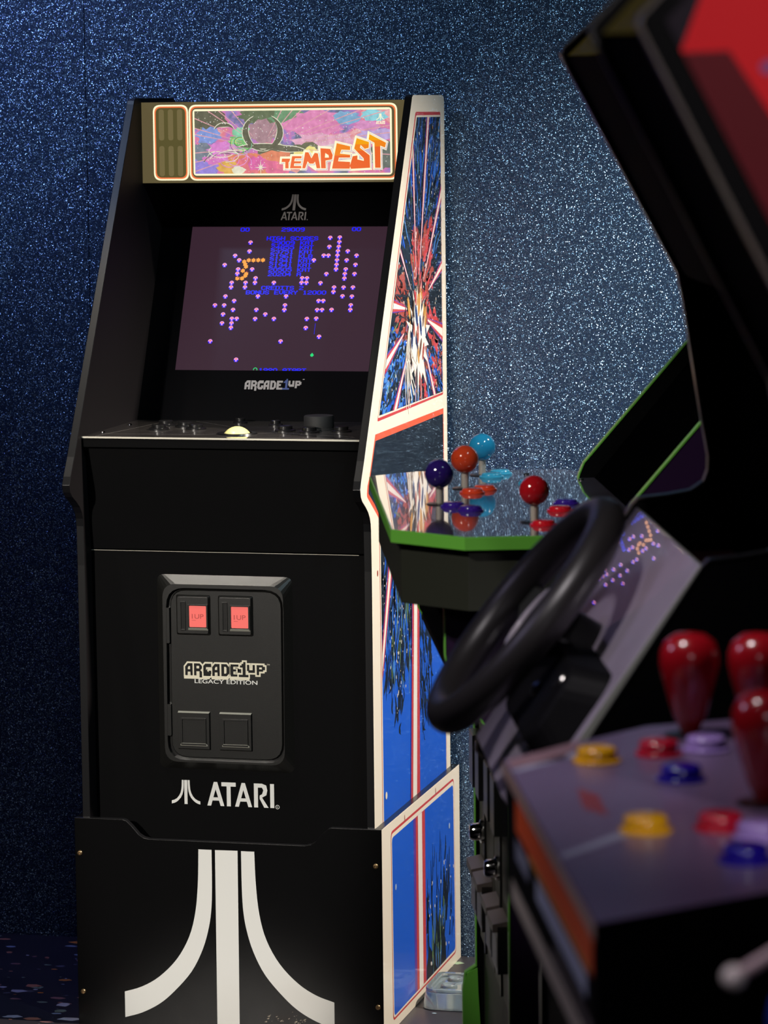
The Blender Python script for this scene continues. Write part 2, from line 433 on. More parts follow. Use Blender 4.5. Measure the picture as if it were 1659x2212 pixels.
streaks(sp, FRr, lo, CEN, 56, [RUST, RED], (.02, .05), (.008, .018), 4.8, (.33, .98, .48, 1.11), 7)
streaks(sp, FRr, lo, CEN, 420, [BLACKART], (.010, .045), (.002, .006), 5.6, (.12, .98, .49, 1.4), 8)
dots(sp, FRr, lo, 330, [WHITEP, WHITEP, CREAM, GOLD], (.08, .975, .495, 1.42), 6.2, 9)
for e, w0, w1, st in (((.415, 1.445), .004, .027, .16), ((.30, 1.38), .003, .019, .2), ((.497, 1.30), .003, .024, .25), ((.19, 1.235), .002, .016, .3), ((.145, 1.135), .006, .030, .40), ((.06, 1.03), .004, .042, .35), ((.16, .965), .002, .032, .35), ((.250, .965), .001, .006, .3), ((.300, .965), .001, .006, .3), ((.345, .965), .001, .006, .3), ((.44, .965), .003, .022, .3), ((.498, 1.068), .006, .038, .40), ((.498, 1.18), .004, .024, .45)):
    beam(sp, FRr, lo, CEN, e, w0, w1, 6.6, True, st)
rg = random.Random(12)
splash = []
for i in range(34):
    a = 2 * math.pi * i / 34; rr = (.066 if i % 2 else .040) * rg.uniform(.8, 1.25)
    splash.append((.325 + rr * math.cos(a) * 1.15, 1.070 + rr * math.sin(a) * 1.25))
sp.decal(FRr, clip(splash, lo), WHITEP, 8.4)
for i in range(26):
    y = .315 + rg.uniform(-.055, .07); z = 1.095 + rg.uniform(-.06, .065); s = rg.uniform(.006, .014)
    sp.decal(FRr, clip(ell(y, z, s * .55, s * 1.5, 10, rg.uniform(-.6, .6)), lo), rg.choice([GOLD, BROWN, BROWN, GOLD, DBLUE, RUST]), 8.8 + i * .03)
for i in range(15):
    a = -2.0 + i * .075; R = .05 + .05 * rg.random()
    pts = [(.265 + R * t * math.cos(a - .8 + .9 * t), 1.10 + R * 1.6 * t * math.sin(a - .25 + .5 * t)) for t in (0, .25, .5, .75, 1)]
    sp.stroke(FRr, pts, .0026, WHITEP, 10 + .2 * i)
for i in range(9):
    y = .23 + rg.uniform(-.02, .09); z = 1.075 + rg.uniform(-.05, .04)
    sp.stroke(FRr, [(y, z), (y + .008, z + .02), (y + .004, z + .045)], .002, BROWN if i % 2 else BLACKART, 13.2 + .2 * i)
# middle panel: black with an orange frame
OO = [(.0385, .9435), (.5005, .9425), (.5005, .80), (.075, .80), (.0287, .8273), (-.0165, .8530), (-.0180, .8590), (-.0135, .8703), (-.0012, .8817)]
OI = [(.0385, .9335), (.4965, .9335), (.4965, .803), (.077, .803), (.0300, .8362), (-.0075, .8570), (-.0080, .8600), (-.0055, .8694), (.0050, .8830)]
sp.decal(FRr, OO, ORANGE, 1); sp.decal(FRr, OI, BLACKART, 2)
# lower panel: blue field, dark splatter, striped beams
sp.decal(FRr, rnd([(.0555, .792), (.5005, .792), (.5005, .300), (.0555, .300)], [.006, .006, 0, 0]), RED, 1)
sp.decal(FRr, rnd([(.0580, .790), (.4985, .790), (.4985, .300), (.0580, .300)], [.006, .006, 0, 0]), CREAM, 2)
LOW = [(.0635, .786), (.4955, .786), (.4955, .300), (.0635, .300)]
sp.decal(FRr, LOW, BLUE, 3)
CL = (.22, 1.15)
fade = lambda y, z, g: g.random() < max(0, min(1, (z - .455 - .09 * abs(y - .17) / .1) / .10))
gl = lambda y, z, g: y < .385 and fade(y, z, g)
sp.decal(FRr, clip([(.0635, .786), (.38, .786), (.36, .72), (.30, .70), (.2, .735), (.12, .70), (.07, .66), (.0635, .66)], LOW), BLACKART, 3.5)
streaks(sp, FRr, LOW, CL, 760, [BLACKART], (.02, .07), (.005, .014), 4, (.065, .44, .37, .79), 21, gl)
streaks(sp, FRr, LOW, CL, 330, [BLACKART], (.012, .05), (.003, .011), 4, (.30, .40, .395, .79), 22, lambda y, z, g: g.random() < (z - .38) / .2)
streaks(sp, FRr, LOW, CL, 170, [BLUE, LBLUE, BLUE], (.015, .06), (.002, .008), 5, (.09, .56, .36, .785), 23)
streaks(sp, FRr, LOW, CL, 55, [OLIVE], (.015, .06), (.0015, .005), 5.8, (.12, .52, .3, .76), 24)
dots(sp, FRr, LOW, 210, [WHITEP, CREAM], (.07, .47, .33, .78), 6.5, 25, (.0007, .002), gl, 2.4)
beam(sp, FRr, LOW, (.205, .93), (.060, .575), .044, .020, 7, True)
for k, (a, b, m) in enumerate((((.272, .235), (.314, .304), PURPLE), ((.274, .2385), (.313, .3015), RED), ((.2835, .2515), (.3035, .2790), WHITEP))):
    sp.decal(FRr, clip([(a[1], .30), (b[1], .30), (b[0], .786), (a[0], .786)], LOW), m, 8.2 + k)
for y, z in ((.078, .372), (.472, .50)): sp.decal(FRr, ell(y, z, .006, .006, 14), CREAM, 9)
sp.decal(FRr, ell(.042, .728, .0035, .005, 10), RUST, 3)
sp.build('side_panel', cab, .0008)['label'] = 'side panel with cream, blue and black beam artwork'

# front panels (upper kick panel and lower coin-door panel)
XI = HW - TH
FU = Fr((0, .019, .9215), (1, 0, 0), (0, .117, -.993))     # runs downwards
FU = Fr((0, .0385, .7565), (1, 0, 0), (0, -.117, .993))    # N faces out (-Y)
MB().prism(FU, rect(-XI, .0008, XI, .1665), -.012, 0, BLK).build('kick_panel', cab, .0012)
FD = Fr((0, .0405, 0), (1, 0, 0), (0, 0, 1))               # N = -Y
front = MB().prism(FD, rect(-XI, .297, XI, .7553), -.012, 0, BLK).build('front_panel', cab, .0012)

MB().box((-XI, .0392, .7552), (XI - .016, .0404, .7560), M('seam_glint_paint', (176, 170, 156), .35)).build('seam_glint', front)  # pale strip painting the glint along the seam between the panels

def fuji(mb, fr, cx, y0, w, h, m, layer=1):
    # three-stroke mountain emblem, unit width 1, unit height 1
    Lo = [(.364, 1.0), (.358, .80), (.345, .62), (.315, .47), (.255, .335), (.175, .225), (.09, .165), (0, .130)]
    Li = [(.428, 1.0), (.428, .80), (.422, .655), (.408, .535), (.378, .40), (.322, .265), (.235, .145), (.165, .075), (.08, .025), (0, 0)]
    T = lambda p: (cx + (p[0] - .5) * w, y0 + p[1] * h)
    mb.decal(fr, [T(p) for p in Lo + Li[::-1]], m, layer)
    mb.decal(fr, [(2 * cx - T(p)[0], T(p)[1]) for p in Lo + Li[::-1]], m, layer)
    mb.decal(fr, [T(p) for p in ((.446, 1), (.554, 1), (.554, 0), (.446, 0))], m, layer)
def atari(mb, fr, x, y, w, h, m, layer=1, s=.17):
    # A T A R I, drawn in strokes of width s*h
    t = s * h; lw = [.27, .22, .27, .235, .045]; gx = [0, .235, .415, .685, .955]
    def A(x0, ww):
        mb.decal(fr, [(x0, y), (x0 + t * .95, y), (x0 + ww * .60, y + h - t * .3), (x0 + ww * .5, y + h), (x0 + ww * .40, y + h)], m, layer)
        mb.decal(fr, [(x0 + ww, y), (x0 + ww - t * .95, y), (x0 + ww * .40, y + h - t * .3), (x0 + ww * .42, y + h), (x0 + ww * .60, y + h)], m, layer + .1)
        mb.decal(fr, rect(x0 + ww * .25, y + h * .22, x0 + ww * .75, y + h * .22 + t * .8), m, layer + .2)
    A(x, w * .255)
    x1 = x + w * .215; mb.decal(fr, rect(x1, y + h - t, x1 + w * .215, y + h), m, layer); mb.decal(fr, rect(x1 + w * .1075 - t / 2, y, x1 + w * .1075 + t / 2, y + h), m, layer + .1)
    A(x + w * .415, w * .255)
    x3 = x + w * .70; ww = w * .20
    mb.decal(fr, rect(x3, y, x3 + t, y + h), m, layer)
    ou = [(x3, y + h), (x3 + ww * .6, y + h), (x3 + ww * .92, y + h * .93), (x3 + ww, y + h * .72), (x3 + ww * .92, y + h * .52), (x3 + ww * .6, y + h * .42), (x3 + ww * 1.08, y), (x3 + ww * 1.08 - t * 1.1, y), (x3 + ww * .42, y + h * .36), (x3 + ww * .42, y + h * .50), (x3 + ww * .6, y + h * .56), (x3 + ww - t, y + h * .72), (x3 + ww * .6, y + h - t), (x3, y + h - t)]
    mb.decal(fr, ou, m, layer + .1)
    mb.decal(fr, rect(x + w - t, y, x + w, y + h), m, layer)

lg = MB(); fuji(lg, FD, -.0775, .3540, .047, .0385, LOGO); atari(lg, FD, -.0425, .3530, .1095, .0382, LOGO)
lg.decal(FD, ell(.0722, .3548, .0034, .0034, 18), LOGO, 1); lg.decal(FD, ell(.0722, .3548, .0026, .0026, 18), BLK, 2)
lg.text(FD, 'R', .0722, .3535, .0036, LOGO, 3, align='CENTER')
lg.build('logo', front)['label'] = 'white emblem and word ATARI'

# coin door
GLYPH = {}
def g(ch, *rows): GLYPH[ch] = rows
g('0', '.###.', '#...#', '#...#', '#...#', '#...#', '#...#', '.###.'); g('1', '..#..', '.##..', '..#..', '..#..', '..#..', '..#..', '.###.')
g('2', '.###.', '#...#', '....#', '..##.', '.#...', '#....', '#####'); g('3', '.###.', '#...#', '....#', '..##.', '....#', '#...#', '.###.')
g('4', '...#.', '..##.', '.#.#.', '#..#.', '#####', '...#.', '...#.'); g('5', '#####', '#....', '####.', '....#', '....#', '#...#', '.###.')
g('6', '.###.', '#....', '#....', '####.', '#...#', '#...#', '.###.'); g('7', '#####', '....#', '...#.', '..#..', '..#..', '.#...', '.#...')
g('8', '.###.', '#...#', '#...#', '.###.', '#...#', '#...#', '.###.'); g('9', '.###.', '#...#', '#...#', '.####', '....#', '....#', '.###.')
g('A', '.###.', '#...#', '#...#', '#####', '#...#', '#...#', '#...#'); g('B', '####.', '#...#', '#...#', '####.', '#...#', '#...#', '####.')
g('C', '.###.', '#...#', '#....', '#....', '#....', '#...#', '.###.'); g('D', '####.', '#...#', '#...#', '#...#', '#...#', '#...#', '####.')
g('E', '#####', '#....', '#....', '####.', '#....', '#....', '#####'); g('G', '.###.', '#....', '#....', '#.###', '#...#', '#...#', '.###.')
g('H', '#...#', '#...#', '#...#', '#####', '#...#', '#...#', '#...#'); g('I', '#####', '..#..', '..#..', '..#..', '..#..', '..#..', '#####')
g('K', '#...#', '#..#.', '#.#..', '##...', '#.#..', '#..#.', '#...#'); g('L', '#....', '#....', '#....', '#....', '#....', '#....', '#####')
g('N', '#...#', '##..#', '#.#.#', '#.#.#', '#..##', '#...#', '#...#'); g('O', '.###.', '#...#', '#...#', '#...#', '#...#', '#...#', '.###.')
g('R', '####.', '#...#', '#...#', '####.', '#.#..', '#..#.', '#...#'); g('S', '.###.', '#...#', '#....', '.###.', '....#', '#...#', '.###.')
g('T', '#####', '..#..', '..#..', '..#..', '..#..', '..#..', '..#..'); g('U', '#...#', '#...#', '#...#', '#...#', '#...#', '#...#', '.###.')
g('V', '#...#', '#...#', '#...#', '#...#', '#...#', '.#.#.', '..#..'); g('Y', '#...#', '#...#', '.#.#.', '..#..', '..#..', '..#..', '..#..')
g(' ', *['.....'] * 7); g(':', '.....', '..#..', '.....', '.....', '.....', '..#..', '.....')
def pix(mb, fr, txt, x, y, cell, m, layer=1, clipv=None, fat=1.0, ch=None):
    ch = ch or cell
    for i, c in enumerate(txt):
        for r, row in enumerate(GLYPH[c]):
            j = 0
            while j < 5:
                if row[j] == '#':
                    k = j
                    while k < 5 and row[k] == '#': k += 1
                    x0 = x + (i * 8 + j * 1.35) * cell - .30 * cell; x1 = x + (i * 8 + k * 1.35) * cell + .30 * cell
                    y1 = y + (7 - r) * ch; y0 = y1 - ch * fat
                    if clipv is None or y0 > clipv: mb.decal(fr, rect(x0, y0, x1, y1), m, layer)
                    j = k
                else: j += 1

# block letters of the maker's wordmark: outlines on a 0..10 x 0..12 grid
WM = {
 'A': [(0, 0), (0, 8.5), (3, 12), (8.5, 12), (8.5, 0), (5.6, 0), (5.6, 3.4), (3.2, 3.4), (3.2, 0)],
 'R': [(0, 0), (0, 12), (6.5, 12), (9, 9.5), (9, 7), (7.4, 5.4), (9, 4), (9, -1.8), (5.8, -1.8), (5.8, 4), (3, 4), (3, 0)],
 'C': [(2.4, 0), (0, 2.4), (0, 9.6), (2.4, 12), (9, 12), (9, 8.2), (3.4, 8.2), (3.4, 3.2), (5.8, 3.2), (5.8, 5.4), (9, 5.4), (9, 2), (7, 0)],
 'D': [(0, 0), (0, 12), (6, 12), (9, 9), (9, 3), (6, 0)],
 'E': [(0, 0), (0, 12), (9, 12), (9, 9.4), (3.4, 9.4), (3.4, 7.4), (6.4, 7.4), (6.4, 4.8), (3.4, 4.8), (3.4, 2.6), (9, 2.6), (9, 0)],
 '1': [(-3, 0), (-3, 2.2), (1.2, 2.2), (1.2, 9), (-1.6, 9), (-1.6, 11), (.2, 11), (.2, 12.6), (2, 12.6), (2, 14.4), (4.4, 14.4), (4.4, 2.2), (7.4, 2.2), (7.4, 0)],
 'U': [(0, 12), (3, 12), (3, 7), (6, 7), (6, 12), (9, 12), (9, 4), (1.4, 4), (1.4, 5.6), (0, 5.6)],
 'P': [(0, 2), (0, 12), (7.4, 12), (7.4, 10.6), (9.4, 10.6), (9.4, 6.8), (7.4, 6.8), (7.4, 5.4), (3, 5.4), (3, 2)]}
WH = {'A': [(3.2, 6), (3.2, 7.6), (4.2, 9), (5.6, 9), (5.6, 6)], 'R': [(3, 7), (3, 9.4), (5.8, 9.4), (5.8, 7)], 'D': [(3.3, 2.8), (3.3, 9.2), (5, 9.2), (5.8, 8.4), (5.8, 3.6), (5, 2.8)], 'P': [(3, 7.8), (3, 9.6), (5.8, 9.6), (5.8, 7.8)]}
def wordmark(mb, fr, x, y, w, h, mf, mo=None, m1=None, hole=None, layer=1, slant=0):
    seq = [('A', 0), ('R', 9.6), ('C', 19.6), ('A', 29.2), ('D', 39), ('E', 49), ('1', 61), ('U', 66.6), ('P', 77)]
    sx = w / 87.5; sy = h / 13.5
    T = lambda p, o: (x + (p[0] + o) * sx + slant * p[1] * sy, y + (p[1] + .4) * sy)
    if mo is not None:
        for c, o in seq:
            q = ccw(WM[c]); n = len(q); big = []
            for i in range(n):
                a, b, d = Vector(q[i - 1]), Vector(q[i]), Vector(q[(i + 1) % n])
                e1 = (b - a).normalized(); e2 = (d - b).normalized(); n1 = Vector((e1.y, -e1.x)); n2 = Vector((e2.y, -e2.x)); s = n1 + n2
                k = 1.35 / max(.5, s.dot(n1)); big.append(T(tuple(b + s * k), o))
            mb.decal(fr, big, mo, layer + .2 * len(mb.f) / 400)
        layer += .4
        mb.decal(fr, [T((-1.2, -3), 0), T((26, -3), 0), T((28, -1), 0), T((28, 0), 0), T((-1.2, 0), 0)], mo, layer)
        mb.decal(fr, [T((28.5, -3), 0), T((46, -3), 0), T((48, -1), 0), T((48, 0), 0), T((28.5, 0), 0)], mo, layer)
        mb.decal(fr, [T((48.2, -3), 0), T((69.4, -3), 0), T((69.4, 0), 0), T((48.2, 0), 0)], mo, layer)
    for i, (c, o) in enumerate(seq):
        m = m1 if (c == '1' and m1) else mf
        if c == '1' and mo is not None: mb.decal(fr, [T(p, o) for p in grow(WM[c], 1.5)], mo, layer + 2.2); mb.decal(fr, [T(p, o) for p in WM[c]], m, layer + 3.2); continue
        mb.decal(fr, [T(p, o) for p in (grow(WM[c], -.25) if mo is not None else WM[c])], m, layer + 1 + .05 * i)
        if c in WH: mb.decal(fr, [T(p, o) for p in WH[c]], hole, layer + 2)

CDM = M('coin_door_plastic', (22, 22, 21), .32, bump=.12, nscale=1500, spec=.45)
CDD = M('coin_door_dark', (13, 13, 13), .3)
cdm = MB()
FO = rnd([(-.1183, .7195), (.1015, .7190), (.1010, .4100), (-.1190, .4112)], .012, 5)
FI = rnd([(-.1060, .7060), (.0900, .7060), (.0890, .4235), (-.1065, .4240)], .022, 5)
FI2 = rnd([(-.1000, .7000), (.0905, .7000), (.0890, .4265), (-.1020, .4270)], .030, 5)
cdm.frustum(FD, FO, 0, FI, .013, CDM, top=False)
cdm.ring(FD, FI, FI2, .004, .013, CDM)
cdm.decal(FD, FI2, CDD, 1, .004)
DP = rnd([(-.0955, .6975), (.0870, .6975), (.0855, .4295), (-.0975, .4300)], .027, 5)
DP2 = rnd([(-.0935, .6955), (.0850, .6955), (.0835, .4315), (-.0955, .4320)], .026, 5)
cdm.frustum(FD, DP, .004, DP2, .0085, CDM)
for z0, z1 in ((.612, .668), (.465, .515)): cdm.prism(FD, rnd(rect(-.1035, z0, -.0955, z1), .002, 3), .004, .0125, CDM)
cd = cdm.build('coin_door', cab, .0007); cd['label'] = 'moulded dark grey coin door'
for x0, x1, z1 in ((-.0850, -.0290, .6890), (-.0168, .0403, .6892)):
    q = MB(); o = rnd(rect(x0, .6255, x1, z1), .003, 3); i = rnd(rect(x0 + .003, .6285, x1 - .003, z1 - .003), .003, 3)
    q.frustum(FD, o, .0085, i, .0135, CDM)
    sx = x0 + .0125
    q.prism(FD, rect(sx - .0035, .634, sx + .0035, .6785), .0135, .0139, CDD)
    q.ring(FD, rect(sx - .0042, .6335, sx + .0042, .679), rect(sx - .0030, .6352, sx + .0030, .6775), .0135, .0152, CDM)
    bx = x0 + .0368
    q.ring(FD, rect(bx - .0165, .6365, bx + .0165, .6745), rect(bx - .0140, .6388, bx + .0140, .6728), .0135, .0160, CDM)
    q.frustum(FD, rect(bx - .0165, .6338, bx + .0165, .6372), .0135, rect(bx - .0150, .6372, bx + .0150, .6376), .0165, M('coin_lip', (150, 150, 140), .3))
    q.build('coin_slot', cd, .0004)
    rb = MB(); rb.prism(FD, rnd(rect(bx - .0138, .6390, bx + .0138, .6726), .0015, 3), .0135, .0150, M('red_button_plastic', (236, 102, 96), .4, emit=.10))
    rb.text(FD, '1UP', bx, .6525, .0105, M('red_button_relief', (172, 62, 58), .4), 126.5, width=.019, align='CENTER')
    rb.decal(FD, rect(bx - .0095, .6495, bx - .0030, .6500), M('red_button_relief'), 126)
    rb.build('reject_button', cd)['label'] = 'red reject button marked 1UP'
for x0, x1 in ((-.0852, -.0322), (-.0170, .0360)):
    q = MB(); q.frustum(FD, rect(x0, .4435, x1, .5045), .0085, rect(x0 + .001, .4455, x1 - .001, .5025), .0130, CDM)
    q.frustum(FD, rect(x0 + .0005, .5025, x1 - .0005, .5045), .0085, rect(x0 + .001, .5025, x1 - .001, .5030), .0142, M('coin_lip'))
    q.ring(FD, rect(x0 + .0060, .4515, x1 - .0060, .4945), rect(x0 + .0085, .4545, x1 - .0085, .4920), .0130, .0152, CDM)
    q.frustum(FD, rect(x0 + .0045, .4500, x1 - .0040, .4525), .0130, rect(x0 + .007, .4545, x1 - .0065, .4548), .0155, M('coin_lip'))
    q.prism(FD, rect(x0 + .0085, .4545, x1 - .0085, .4920), .0130, .0134, CDM)
    q.build('coin_return', cd, .0004)
FDd = Fr((0, .0405 - .0087, 0), (1, 0, 0), (0, 0, 1))
lt = MB(); CRL = M('cream_logo_print', (214, 208, 186), .35); wordmark(lt, FDd, -.0725, .5605, .1325, .0225, CDD, CRL, None, CRL, 1)
lt.text(FDd, 'LEGACY EDITION', -.0060, .5495, .0092, LOGO, 1, width=.1020, align='CENTER')
lt.text(FDd, 'LEGACY EDITION', -.0057, .5496, .0092, LOGO, 1.3, width=.1020, align='CENTER')
lt.text(FDd, 'TM', .0610, .5805, .0035, M('cream_logo_print'), 1)
lt.build('lettering', cd)['label'] = 'cream lettering ARCADE1UP LEGACY EDITION'

# control deck
ACR = M('deck_overlay', (74, 70, 68), .22, coat=1, crough=.03, noise=.5, nscale=30)
ZD = .938
dk = MB()
dk.prism(Fr((0, 0, 0), (1, 0, 0), (0, 1, 0)), [(-XI, .0165), (XI, -.0005), (XI, .290), (-XI, .290)][0:0] or rect(-XI, .004, XI, .290), .9215, ZD - .003, BLK)
dk.box((-XI, .0036, ZD - .003), (XI, .290, ZD), ACR)
deck = dk.build('control_deck', cab, .0007)
MB().box((-XI, .0028, ZD - .0022), (XI, .0042, ZD + .0004), M('acrylic_edge', (210, 205, 190), .25)).build('acrylic_edge', deck)
FZ = lambda x, y, z: Fr((x, y, z), (1, 0, 0), (0, 1, 0))
lw = M('deck_line_print', (120, 116, 112), .35)
ln = MB(); fz = FZ(0, 0, ZD)
for pts in ([(-.205, .012), (-.165, .28)], [(-.205, .05), (-.05, .055), (-.02, .07)], [(.205, .04), (.19, .012), (.02, .03)], [(-.12, .27), (.0, .15)], [(.03, .08), (.06, .10), (.2, .05)]): ln.stroke(fz, pts, .0012, lw, 1.5)
ln.build('line_print', deck)
tb = MB(); tb.sphere((.006, .076, .9256), .0244, M('ivory_ball', (232, 224, 150), .3)); tb.build('trackball', deck)['label'] = 'pale yellow trackball'
rgm = MB(); rgm.lathe(FZ(.006, .076, ZD), [(.0225, 0), (.0235, .0022), (.031, .0022), (.032, 0)], DARKP); rgm.build('trackball_ring', deck)
for x, y in ((-.138, .126), (-.109, .114 + .06), (-.148, .195), (-.081, .141), (.069, .129), (.113, .112), (.160, .129), (.029, .216), (-.039, .247)):
    b = MB(); f = FZ(x, y, ZD); small = y > .2
    k = .7 if small else 1
    b.lathe(f, [(.0165 * k, 0), (.0165 * k, .0022), (.0145 * k, .0032), (.0118 * k, .0034)], DARKP); b.lathe(f, [(.0115 * k, .001), (.0115 * k, .0078), (.0105 * k, .0086), (.004 * k, .0078), (.0005, .0076)], DARKP)
    b.build('push_button', deck)
kn = MB(); kn.lathe(FZ(.118, .152, ZD), [(.026, 0), (.026, .003), (.0238, .004), (.0238, .0215), (.0225, .0232), (.001, .0232)], M('matte_knob', (14, 14, 15), .7), 40); kn.build('spinner_knob', deck)
for x, y in ((-.213, .071), (-.209, .194), (.213, .071), (.209, .194)):
    b = MB(); b.lathe(FZ(x, y, ZD), [(.0042, 0), (.0040, .0015), (.0022, .0026), (.0003, .0028)], CHROME, 16); b.build('deck_bolt', deck)

# bezel, screen
FB = Fr((0, .284, .9354), (1, 0, 0), (0, .499, 1))
BZ = M('bezel_black', (6, 6, 8), .6, spec=.03)
bez = MB().prism(FB, rect(-XI, -.002, XI, .432), -.006, 0, BZ).build('bezel', cab)
lg = MB(); fuji(lg, FB, -.0015, .3765, .0415, .029, LOGOD); atari(lg, FB, -.0220, .3590, .0425, .0148, LOGOD, 1, .15)
lg.decal(FB, ell(.0235, .3597, .0009, .0009, 8), LOGOD, 1)
lg.build('logo', bez)['label'] = 'grey emblem and word ATARI above the screen'
lg = MB(); wordmark(lg, FB, -.0500, .0575, .0965, .0175, LOGOD, None, LOGOB, BZ, 1)
lg.decal(FB, rect(.0468, .0755, .0498, .0768), LOGOD, 1)
lg.build('wordmark', bez)['label'] = 'grey wordmark ARCADE1UP below the screen'
sc_ = MB()
SCM = M('screen_glow', (58, 38, 50), .3, emit=.92, spec=.08)
PB = M('pixel_blue', (24, 30, 255), .3, emit=1.3); PPK = M('pixel_pink', (232, 150, 235), .3, emit=1.0); PO = M('pixel_orange', (250, 130, 70), .3, emit=1.0)
PY = M('pixel_amber', (240, 150, 20), .3, emit=1.1); PG = M('pixel_green', (40, 215, 120), .3, emit=1.0); PRD = M('pixel_red', (150, 20, 40), .3, emit=.8)
MATS['screen_glow'].node_tree.nodes['Principled BSDF'].inputs['Base Color'].default_value = (.01, .008, .01, 1)
sc_.decal(FB, [(-.1725, .3471), (.1725, .3471), (.1725, .0910), (-.1715, .0910)], SCM, 2)
cell = .00101
def line(txt, xc, yc, clipv=None): pix(sc_, FB, txt, xc - len(txt) * 4 * cell + .4 * cell, yc - 3.5 * cell, cell, PB, 4, clipv)
line('00', -.0808, .3418); line('29009', .0017, .3418); line('00', .1097, .3423)
line('HIGH SCORES', .0024, .3258)
for i, (a, b) in enumerate((('29009', 'KAT'), ('24855', 'KAT'), ('23751', 'KAT'), ('21961', 'KLB'), ('21941', 'KAT'), ('21941', 'KAT'), ('20505', 'KAT'), ('20204', 'A'))):
    yy = .3177 - i * .00802 - 3.5 * cell
    pix(sc_, FB, a, -.0325, yy, cell, PB, 4); pix(sc_, FB, b, .0165, yy, cell, PB, 4)
line('CREDITS 2', -.0052, .2371); line('BONUS EVERY 12000', .0018, .2290)
pix(sc_, FB, '1980 ATARI', -.0292, .0880, cell, PB, 4, .0908)
sc_.decal(FB, [p for p in ell(-.0352, .0925, .0036, .0036, 24) if p[1] > .0911], PG, 4); sc_.decal(FB, [p for p in ell(-.0352, .0925, .0024, .0024, 24) if p[1] > .0911], SCM, 5)
MU = [(664, 3265), (826, 3270), (-690, 3182), (827, 3186), (666, 3103), (825, 3102), (-690, 3022), (820, 3024), (987, 3024), (-928, 2943), (587, 2946), (666, 2946), (820, 2946), (1143, 2946), (-849, 2862), (428, 2862), (821, 2862), (985, 2862), (-1089, 2777), (822, 2781), (1142, 2782), (-849, 2699), (-608, 2699), (822, 2701), (986, 2701), (-853, 2620), (667, 2617), (979, 2617), (1143, 2618), (-531, 2540), (264, 2541), (346, 2541), (980, 2537), (-931, 2458), (-693, 2458), (-532, 2459), (-209, 2459), (262, 2460), (344, 2460), (584, 2455), (-932, 2377), (-694, 2377), (822, 2378), (983, 2378), (1141, 2379), (820, 2298), (-1010, 2214), (-454, 2216), (26, 2218), (981, 2223), (1140, 2218), (-851, 2134), (586, 2139), (665, 2139), (-1171, 2055), (-1013, 2055), (25, 2059), (1137, 2064), (-851, 1975), (-453, 1977), (23, 1976), (579, 1978), (661, 1979), (822, 1982), (1138, 1981), (-1013, 1894), (-292, 1897), (-854, 1817), (-771, 1817), (-456, 1816), (-137, 1818), (422, 1820), (580, 1826), (-1013, 1736), (-850, 1736), (-851, 1656), (421, 1660), (662, 1507), (-1176, 1416), (21, 1421), (-698, 1094)]
for a, b in MU:
    a *= 1e-4; b *= 1e-4
    sc_.decal(FB, [(a - .0039, b - .0001), (a + .0039, b - .0001), (a + .0034, b + .0022), (a + .0014, b + .0039), (a - .0014, b + .0039), (a - .0034, b + .0022)], PPK, 4)
    sc_.decal(FB, [(a - .0039, b - .0014), (a + .0039, b - .0014), (a + .0039, b - .0001), (a - .0039, b - .0001)], PB, 4)
    sc_.decal(FB, rect(a - .0026, b - .0036, a + .0026, b - .0014), PB, 4)
    sc_.decal(FB, rect(a - .0012, b - .0032, a + .0012, b + .0002), PPK, 5)
    sc_.decal(FB, [(a - .0022, b + .0006), (a + .0022, b + .0006), (a + .0014, b + .0026), (a - .0014, b + .0026)], PO, 5)
for i, (a, b) in enumerate(((-758, 2839), (-683, 2864), (-602, 2864), (-520, 2867), (-439, 2867), (-718, 2749), (-763, 2676), (-710, 2587), (-761, 2539), (-841, 2539), (-735, 2790), (-700, 2620))):
    a *= 1e-4; b *= 1e-4
    sc_.decal(FB, [(a + .0042 * (1 if k % 2 else .72) * math.cos(k * math.pi / 6), b + .0042 * (1 if k % 2 else .72) * math.sin(k * math.pi / 6)) for k in range(12)], PY, 6 + i * .05)
for a, b in ((-800, 2690), (-690, 2660), (-830, 2560)): sc_.decal(FB, rect(a * 1e-4 - .001, b * 1e-4 - .001, a * 1e-4 + .001, b * 1e-4 + .001), PRD, 6.7)
sc_.decal(FB, rect(.0572, .1551, .0577, .1744), PB, 4)
for x0, y0, x1, y1 in ((.0568, .1160, .0586, .1222), (.0549, .1172, .0605, .1200), (.0560, .1160, .0594, .1210)): sc_.decal(FB, rect(x0, y0, x1, y1), PG, 4 + x0)
sc_.build('screen', bez)['label'] = 'lit game screen with blue scores and mushrooms'

# marquee
FM = Fr((0, .339, 0), (1, 0, 0), (0, 0, 1))
MQB = M('marquee_brown_film', (100, 89, 60), .3, emit=.9); MQY = M('marquee_cream_line', (255, 246, 205), .3, emit=1.05); MQO = M('marquee_orange_line', (246, 124, 72), .3, emit=.95)
MQV = M('marquee_vent_film', (96, 88, 50), .3, emit=.85); MQS = M('marquee_slot_film', (122, 110, 72), .3, emit=.85); MQD = M('marquee_dark_film', (92, 84, 70), .3, emit=.85)
mq = MB()
mq.prism(FM, rect(-XI, 1.3215, XI, 1.4525), -.012, 0, MQB, BLK, BLK)
def frame(x0, y0, x1, y1, r, t1, t2, inner, L):
    mq.decal(FM, rnd(rect(x0, y0, x1, y1), r, 8), MQY, L)
    mq.decal(FM, rnd(rect(x0 + t1, y0 + t1, x1 - t1, y1 - t1), r - t1 * .6, 8), MQO, L + 1)
    mq.decal(FM, rnd(rect(x0 + t1 + t2, y0 + t1 + t2, x1 - t1 - t2, y1 - t1 - t2), r - (t1 + t2) * .6, 8), inner, L + 2)
frame(-.2060, 1.3256, -.1460, 1.4483, .0125, .0026, .0022, MQV, 1)
frame(-.1450, 1.3252, .2045, 1.4480, .0125, .0026, .0022, MQB, 1)
